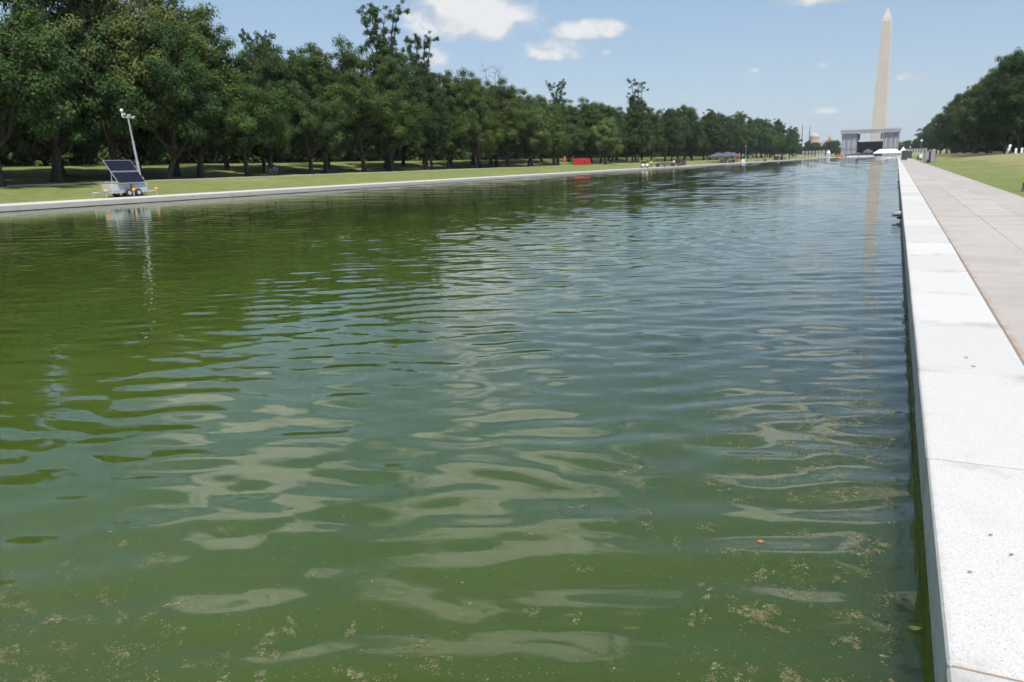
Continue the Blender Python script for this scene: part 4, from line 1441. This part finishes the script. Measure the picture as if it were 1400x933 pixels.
# grey event tents with red drape
tent('event_tent', 'left of the grey event tents on the left bank, near the pool edge', 'tent', (-58, 291, 0.2), 6, 10, 2.3, 3.6, MAT['grey_fabric'], MAT['charcoal'], 'grey event tents', ridge=1.0)
tent('event_tent', 'right of the grey event tents, red drape hanging beneath', 'tent', (-58, 308, 0.2), 6, 11, 2.4, 3.9, MAT['grey_fabric'], MAT['charcoal'], 'grey event tents', ridge=1.0)
tent('event_tent', 'small grey tent with red pennant at the end of the event tents', 'tent', (-58.5, 322, 0.2), 5, 8, 2.4, 3.7, MAT['grey_fabric'], MAT['charcoal'], 'grey event tents', ridge=1.0)
dr = thing('red_drape', 'red drape hanging under the middle grey event tent', 'drape', (-55.2, 312, 0.12))
vs, fs = [], []
for q in range(13):
    yy = -2.4 + 4.8 * q / 12
    xx = 0.12 * math.sin(q * 1.9)
    vs += [(xx, yy, 0.75), (xx, yy, 2.35), (xx - 0.03, yy, 0.75), (xx - 0.03, yy, 2.35)]
for q in range(12):
    k_ = 4 * q
    fs += [(k_, k_ + 4, k_ + 5, k_ + 1), (k_ + 2, k_ + 3, k_ + 7, k_ + 6)]
MB().add(vs, fs).build('cloth', MAT['red'], dr)
MB().tube([(0, -2.5, 2.38), (0, 2.5, 2.38)], 0.04, 6).build('rail', MAT['galv'], dr)
for yy in (-2.5, 2.5):
    MB().tube([(0, yy, 0), (0, yy, 2.4)], 0.04, 6).build('leg', MAT['galv'], dr)
for i, (x, y, wd, dp, h, lb) in enumerate([
        (-55.0, 286, 2.2, 5, 1.3, 'dark pile of equipment under the left grey event tent'), (-55.2, 295, 1.8, 4, 1.5, 'dark pile of equipment between the grey event tents'),
        (-54.4, 302, 1.4, 3, 1.1, 'dark equipment box left of the red drape'), (-53.6, 349, 1.2, 4, 0.9, 'dark low box just right of the distant mast trailer'),
        (-53.6, 374, 1.2, 5, 0.9, 'dark low box further right of the distant mast trailer'),
        (-55, 424, 2.2, 10, 2.2, 'dark tarpaulin-covered pile far down the left bank, leftmost of three'),
        (-55, 444, 2.2, 9, 1.9, 'dark tarpaulin-covered pile far down the left bank, middle of three'),
        (-55, 468, 2.2, 12, 1.9, 'dark tarpaulin-covered pile far down the left bank, rightmost of three')]):
    c = thing('covered_pile', lb, 'pile', (x, y, 0.07), 0, 'dark piles on the left bank')
    rr = random.Random(i)
    n = 4
    for q in range(n):
        yy = -dp / 2 + dp * (q + 0.5) / n
        hh = h * rr.uniform(0.6, 1.0)
        MB().box(-wd / 2 * rr.uniform(.7, 1), wd / 2 * rr.uniform(.7, 1), yy - dp / n * 0.46, yy + dp / n * 0.46, 0, hh).build(
            'case', MAT[['charcoal', 'steel_brown', 'dark', 'grey'][(q + i) % 4]], c, bevel=0.06)
wbx = thing('white_box', 'small white box on the pool edge below the red drape', 'box', (-52.9, 312.5, 0.03))
MB().box(-0.5, 0.5, -0.7, 0.7, 0.05, 1.1).build('body', MAT['white'], wbx, bevel=0.05)
MB().box(-0.55, 0.55, -0.75, 0.75, 1.1, 1.2).build('lid', MAT['white'], wbx, bevel=0.03)

# ------------------------------------------------------------------ things along the right walk


def cabinet(label, loc, wd, dp, h):
    c = thing('portable_cabinet', label, 'cabinet', loc, 0, 'dark cabinets on the walk')
    b_ = MB().box(-wd / 2, wd / 2, 0, dp, 0.12, h - 0.15).build('body', MAT['charcoal'], c, bevel=0.03)
    MB().box(-wd / 2 - 0.05, wd / 2 + 0.05, -0.05, dp + 0.05, h - 0.148, h).build('roof', MAT['grey'], c, bevel=0.03)
    dd = MB().box(-wd / 2 + 0.1, wd / 2 - 0.1, -0.03, -0.002, 0.2, h - 0.35).build('door', MAT['charcoal'], c, bevel=0.01)
    MB().box(wd / 2 - 0.28, wd / 2 - 0.2, -0.08, -0.034, h * 0.42, h * 0.5).build('handle', MAT['galv'], dd)
    for sx in (-1, 1):
        MB().box(sx * wd / 2 * 0.8 - 0.08, sx * wd / 2 * 0.8 + 0.08, 0.0, dp, 0, 0.118).build('skid', MAT['dark'], c)
    return c


cabinet('tall dark cabinet on the walk, nearer of the pair below the stage', (1.7, 222.5, 0), 1.25, 1.3, 2.45)
cabinet('tall dark cabinet further back on the walk, right of its twin', (3.7, 290, 0), 1.5, 1.5, 2.5)

for i, (x, y, rz, lb) in enumerate([(4.66, 154.5, 20, 'left of the upright grey fence panels at the walk\'s grass edge'), (5.15, 155.2, -12, 'middle one of the upright grey fence panels at the grass edge'),
                                    (5.6, 154.0, 14, 'right of the upright grey fence panels at the walk\'s grass edge')]):
    f = thing('fence_panel', lb, 'fence panel', (x, y, 0.0), R(rz), 'upright fence panels')
    MB().box(-0.33, 0.33, -0.02, 0.02, 0.12, 1.98).build('mesh_sheet', MAT['grey' if i != 1 else 'charcoal'], f)
    for sx in (-0.35, 0.35):
        MB().tube([(sx, 0, 0.06), (sx, 0, 2.06)], 0.03, 6).build('upright', MAT['charcoal'], f)
    for zz in (0.1, 1.05, 2.03):
        MB().tube([(-0.35, 0, zz), (0.35, 0, zz)], 0.026, 6).build('rail', MAT['charcoal'], f)
    MB().box(-0.4, 0.4, -0.25, 0.25, 0.0, 0.06).build('foot', MAT['dark'], f)


def lamp_post(label, loc, h):
    t = thing('lamp_post', label, 'lamp', loc, 0, 'globe lamp posts')
    MB().tube([(0, 0, 0), (0, 0, 0.5), (0, 0, 0.55), (0, 0, h - 0.5)], [0.16, 0.14, 0.075, 0.055], 10).build('post', MAT['grey'], t)
    MB().lathe([(0.06, 0), (0.12, 0.08), (0.10, 0.16)], (0, 0, h - 0.52), 10).build('collar', MAT['grey'], t)
    r_ = 0.33
    MB().lathe([(r_ * math.sin(q * math.pi / 10) + 0.005, h - r_ * math.cos(q * math.pi / 10)) for q in range(11)], n=14).build('globe', MAT['globe'], t, smooth=True)


lamp_post('globe lamp post at the left end of the right bank\'s trees', (5.9, 250, 0.02), 5.0)
lamp_post('smaller far globe lamp post behind the dark cabinets', (5.6, 430, 0.02), 4.6)

# far low fence and pillars of the memorial's other wing, right of the stage
for i in range(8):
    p = thing('stone_pillar', 'pale granite pillar, %s from the left behind the right-hand lamp posts' % ORD[i], 'pillar', (6.0 + 1.75 * i, 636, 0), 0, 'granite pillars on the right')
    MB().box(-0.55, 0.55, -0.5, 0.5, 0.4, 4.2).build('shaft', MAT['pillar'], p, bevel=0.05)
    MB().box(-0.72, 0.72, -0.62, 0.62, 4.2, 4.7).build('cap', MAT['pillar'], p, bevel=0.04)
    MB().box(-0.75, 0.75, -0.65, 0.65, 0, 0.4).build('base', MAT['pillar'], p, bevel=0.04)

gc = thing('motor_scooter', 'small dark scooter with a white front at the far grass edge', 'scooter', (4.9, 215, 0.0), R(20))
MB().box(-0.35, 0.35, -0.7, 0.8, 0.35, 0.75).build('body', MAT['charcoal'], gc, bevel=0.1)
MB().box(-0.38, 0.38, -0.95, -0.72, 0.45, 1.35).build('front_shield', MAT['white'], gc, bevel=0.09)
MB().box(-0.2, 0.2, 0.0, 0.8, 0.78, 0.95).build('seat', MAT['dark'], gc, bevel=0.05)
MB().tube([(-0.4, -0.7, 1.3), (0.4, -0.7, 1.3)], 0.03, 6).build('handlebar', MAT['dark'], gc)
for y in (-0.8, 0.7):
    wheel(gc, (0, y, 0.28), 0.28, 0.16, 'x')

# yellow stand near the right edge
ys_ = thing('equipment_stand', 'yellow stand on dark legs on the right lawn, cut by the right edge', 'stand', (5.15, 38.9, 0.01), R(-20))
MB().tube([(-0.28, 0, 0.32), (-0.24, 0, 0.75)], [0.09, 0.055], 8).build('post', MAT['yellow'], ys_)
MB().box(-0.22, 0.62, -0.16, 0.16, 0.44, 0.60).build('tray', MAT['tan'], ys_, bevel=0.03)
MB().box(-0.33, -0.2, -0.2, 0.2, 0.36, 0.66).build('end_plate', MAT['yellow'], ys_, bevel=0.02)
for x in (-0.27, 0.5):
    for s in (-1, 1):
        MB().tube([(x, s * 0.1, 0.45), (x, s * 0.2, 0.0)], 0.028, 6).build('leg', MAT['dark'], ys_)
MB().tube([(-0.24, 0, 0.75), (-0.05, 0.03, 0.84), (0.1, 0.0, 0.8)], 0.02, 6).build('handle', MAT['galv'], ys_)

# pale things in the shade of the right bank's trees
for i, (x, y, lb) in enumerate([(19.6, 171.5, 'left of two white boards standing under the right trees'), (20.7, 173.0, 'right of two white boards standing under the right trees')]):
    b_ = thing('sign_board', lb, 'board', (x, y, gz(x)), R(8 + 10 * i), 'white boards under the right trees')
    MB().box(-0.2, 0.2, -0.03, 0.03, 0.2, 1.15).build('board', MAT['white'], b_, bevel=0.01)
    for sx in (-0.15, 0.15):
        MB().box(sx - 0.03, sx + 0.03, 0.032, 0.08, -0.05, 1.1).build('leg', MAT['galv'], b_)
sl = thing('tarpaulin_roll', 'white rolled tarpaulin leaning under the right trees', 'tarpaulin', (20.0, 189, gz(20)))
MB().tube([(0, 0, 0), (0.35, 0, 1.0), (0.55, 0, 1.9)], [0.24, 0.27, 0.2], 9).build('roll', MAT['white_fabric'], sl, smooth=True)
for zz, xx in ((0.5, .18), (1.4, .44)):
    MB().tube([(xx - .04, 0, zz - .03), (xx + .04, 0, zz + .03)], 0.285, 9).build('strap', MAT['grey'], sl)
tbq = thing('folding_table', 'low pale table on the mound under the right trees', 'table', (19.5, 207, gz(19.5)))
MB().box(-0.9, 0.9, -0.4, 0.4, 0.66, 0.71).build('top', MAT['white'], tbq)
for sx in (-0.8, 0.8):
    for sy in (-0.33, 0.33):
        MB().tube([(sx, sy, -0.05), (sx, sy, 0.66)], 0.025, 6).build('leg', MAT['galv'], tbq)

# ------------------------------------------------------------------ small things on the water and the coping
so = thing('overflow_spout', 'small grey rounded spout jutting from the right wall over the water', 'spout', (XR, 27.3, -0.16))
MB().tube([(0.05, 0, 0.02), (-0.10, 0, 0.02), (-0.20, 0, 0.0), (-0.27, 0, -0.03)], [0.08, 0.08, 0.07, 0.04], 12).build('body', plain('pinkish_grey_stone', (0.36, 0.33, 0.32), 0.8), so, smooth=True)
MB().box(-0.14, 0.02, -0.05, 0.05, -0.14, -0.07).build('bracket', MAT['dark'], so, bevel=0.02)
so2 = thing('overflow_spout', 'tiny dark spout on the right wall, further along than the grey one', 'spout', (XR, 58.0, -0.16))
MB().tube([(0.05, 0, 0.0), (-0.07, 0, 0.0), (-0.11, 0, -0.02)], [0.07, 0.07, 0.04], 10).build('body', MAT['charcoal'], so2, smooth=True)
MB().box(-0.06, 0.02, -0.05, 0.05, -0.12, -0.06).build('bracket', MAT['dark'], so2, bevel=0.02)


def leaf(name, label, cat, loc, rz, L, wd, mat, curl=0.25, group=None, stalk=True):
    n = 6
    vs, fs = [], []
    for i in range(n + 1):
        t = i / n
        wv = wd * math.sin(math.pi * min(1, t * 1.02)) ** 0.8 + 0.0006
        zc = curl * L * (t - 0.5) ** 2
        x = (t - 0.5) * L
        vs += [(x, -wv / 2, zc + wd * 0.12), (x, 0, zc), (x, wv / 2, zc + wd * 0.10)]
    m_ = len(vs)
    vs += [(a_, b_, c_ + 0.0008) for (a_, b_, c_) in vs]
    for i in range(n):
        for j in range(2):
            a_ = i * 3 + j
            fs.append((a_, a_ + 1, a_ + 4, a_ + 3))
            fs.append((a_ + m_, a_ + m_ + 3, a_ + m_ + 4, a_ + m_ + 1))
    if loc[2] < -0.1:
        loc = (loc[0], loc[1], loc[2] + float(wave_h(np.array([loc[0]]), np.array([loc[1]]), 0.045)[0]))
    t = thing(name, label, cat, loc, rz, group)
    b_ = MB().add(vs, fs).build('blade', mat, t)
    if name == 'fallen_leaf':
        MB().tube([(-L / 2, 0, curl * L * .25 + .001), (-L * 0.8, 0.004, curl * L * .3 + 0.003)], 0.0009, 4).build('stalk', mat, t)
    return t


leaf('fallen_leaf', 'small orange-red leaf floating on the green water near the coping', 'leaf', (-0.52, 4.09, WATER_Z + 0.004), 0.6, 0.036, 0.030, MAT['dead_leaf'], 0.5)
leaf('fallen_leaf', 'yellow leaf floating against the right coping near the bottom', 'leaf', (0.225, 3.53, WATER_Z + 0.004), 0.2, 0.06, 0.035, MAT['yellow_leaf'], 0.3)
leaf('dry_leaf', 'curled dark dry leaf on the white coping, upper left of three', 'leaf', (0.51, 3.82, 0.004), -0.6, 0.020, 0.009, MAT['brown_leaf'], 0.45)
leaf('dry_leaf', 'curled dark dry leaf on the white coping, rightmost of three', 'leaf', (0.57, 3.65, 0.004), 0.5, 0.018, 0.010, MAT['brown_leaf'], 0.45)
leaf('dry_leaf', 'curled dark dry leaf on the white coping, lowest of three', 'leaf', (0.40, 3.42, 0.004), -0.2, 0.022, 0.008, MAT['brown_leaf'], 0.45)
leaf('dry_leaf', 'dark dry leaf midway along the coping, left of a pair', 'leaf', (0.655, 7.35, 0.004), 0.2, 0.035, 0.016, MAT['brown_leaf'], 0.8)
leaf('dry_leaf', 'dark dry leaf midway along the coping, right of a pair', 'leaf', (0.685, 7.05, 0.004), -0.2, 0.035, 0.016, MAT['brown_leaf'], 0.8)


def build_algae():
    """floating scum: thousands of tiny flakes, scattered singly and gathered into ragged mats"""
    rng = np.random.default_rng(77)
    P, S = [], []

    def clump(x, y, n, sx, sy, size, ang=0.0):
        # a ragged mat: a few sub-knots, each a dense scatter
        kk = rng.integers(3, 8)
        kx = rng.normal(0, sx, kk)
        ky = rng.normal(0, sy, kk)
        idx = rng.integers(0, kk, n)
        ox = kx[idx] + rng.normal(0, sx * 0.33, n)
        oy = ky[idx] + rng.normal(0, sy * 0.33, n)
        c_, s_ = math.cos(ang), math.sin(ang)
        P.append(np.stack([x + ox * c_ - oy * s_, y + ox * s_ + oy * c_], 1))
        S.append(size * np.exp(rng.normal(-0.2, 0.5, n)))

    # lower left: a broad drift of loose bits with mats in it
    n = 4200
    P.append(np.stack([rng.uniform(-4.2, -0.9, n), 1.5 + np.abs(rng.normal(0, 0.85, n))], 1))
    S.append(0.0042 * np.exp(rng.normal(0, 0.5, n)))
    for i in range(100):
        clump(rng.uniform(-4.0, -1.2), 1.45 + abs(rng.normal(0.0, 0.62)), int(rng.integers(40, 240)), rng.uniform(.015, .07), rng.uniform(.015, .05), 0.0052, rng.uniform(-.5, .5))
    # right: along the coping, thicker towards the wall
    n = 3600
    P.append(np.stack([XR - np.abs(rng.normal(0, 0.8, n)) - 0.01, rng.uniform(2.4, 7.5, n)], 1))
    S.append(0.0042 * np.exp(rng.normal(0, 0.5, n)))
    for i in range(110):
        yy = 2.5 + rng.random() ** 1.3 * 4.5
        clump(XR - abs(rng.normal(0.02, 0.55)) - 0.03, yy, int(rng.integers(40, 260)), rng.uniform(.015, .06), rng.uniform(.02, .07), 0.0055, rng.uniform(-.6, .6))
    # middle distance: a sprinkle
    n = 2600
    yy = 2.4 + rng.random(n) ** 1.5 * 7
    P.append(np.stack([rng.uniform(-1, 1, n) * 0.42 * yy - 0.42 * yy + 0.2, yy], 1))
    S.append(0.004 * np.exp(rng.normal(0, 0.45, n)))
    for i in range(34):
        yv = rng.uniform(3.2, 6.5)
        clump(rng.uniform(-1.9, 0.0), yv, int(rng.integers(20, 140)), rng.uniform(.02, .07), rng.uniform(.02, .06), 0.0058, rng.uniform(-.4, .4))
    P = np.concatenate(P)
    S = np.concatenate(S) * 0.60
    ok = (P[:, 0] < XR - 0.012) & (P[:, 1] > Y0 + 0.05)
    P, S = P[ok], S[ok]
    N = len(P)
    ang = rng.uniform(0, 6.28, N)
    el_ = rng.uniform(0.25, 1.0, N)
    v = np.empty((N, 5, 3))
    for q in range(5):
        a_ = 2 * math.pi * q / 5 + rng.uniform(-.45, .45, N)
        r_ = S * rng.uniform(0.5, 1.25, N)
        x = np.cos(a_) * r_ * 1.3
        y = np.sin(a_) * r_ * el_
        v[:, q, 0] = P[:, 0] + x * np.cos(ang) - y * np.sin(ang)
        v[:, q, 1] = P[:, 1] + x * np.sin(ang) + y * np.cos(ang)
        v[:, q, 2] = WATER_Z + wave_h(v[:, q, 0], v[:, q, 1], 0.045) + 0.0016 + rng.uniform(0, 0.0022, N)
    o = link('floating_algae', np_mesh('floating_algae', v.reshape(-1, 3), np.arange(N * 5).reshape(-1, 5), MAT['flakes']))
    return tag(o, 'brown and yellowish algae flakes drifting on the near water', 'algae', kind='stuff')


build_algae()

# ------------------------------------------------------------------ the air: thin summer haze over the whole place
air = bpy.data.materials.new('air')
air.use_nodes = True
ka = NT(air.node_tree)
pv = ka.n('ShaderNodeVolumePrincipled')
pv.inputs['Color'].default_value = (0.80, 0.89, 1.0, 1)
pv.inputs['Density'].default_value = 0.00009
ao = ka.n('ShaderNodeOutputMaterial')
ka.link(pv.outputs[0], ao.inputs['Volume'])
tag(MB().box(-3100, 3100, -650, 6100, -2.6, 184).build('haze', air), kind='stuff')
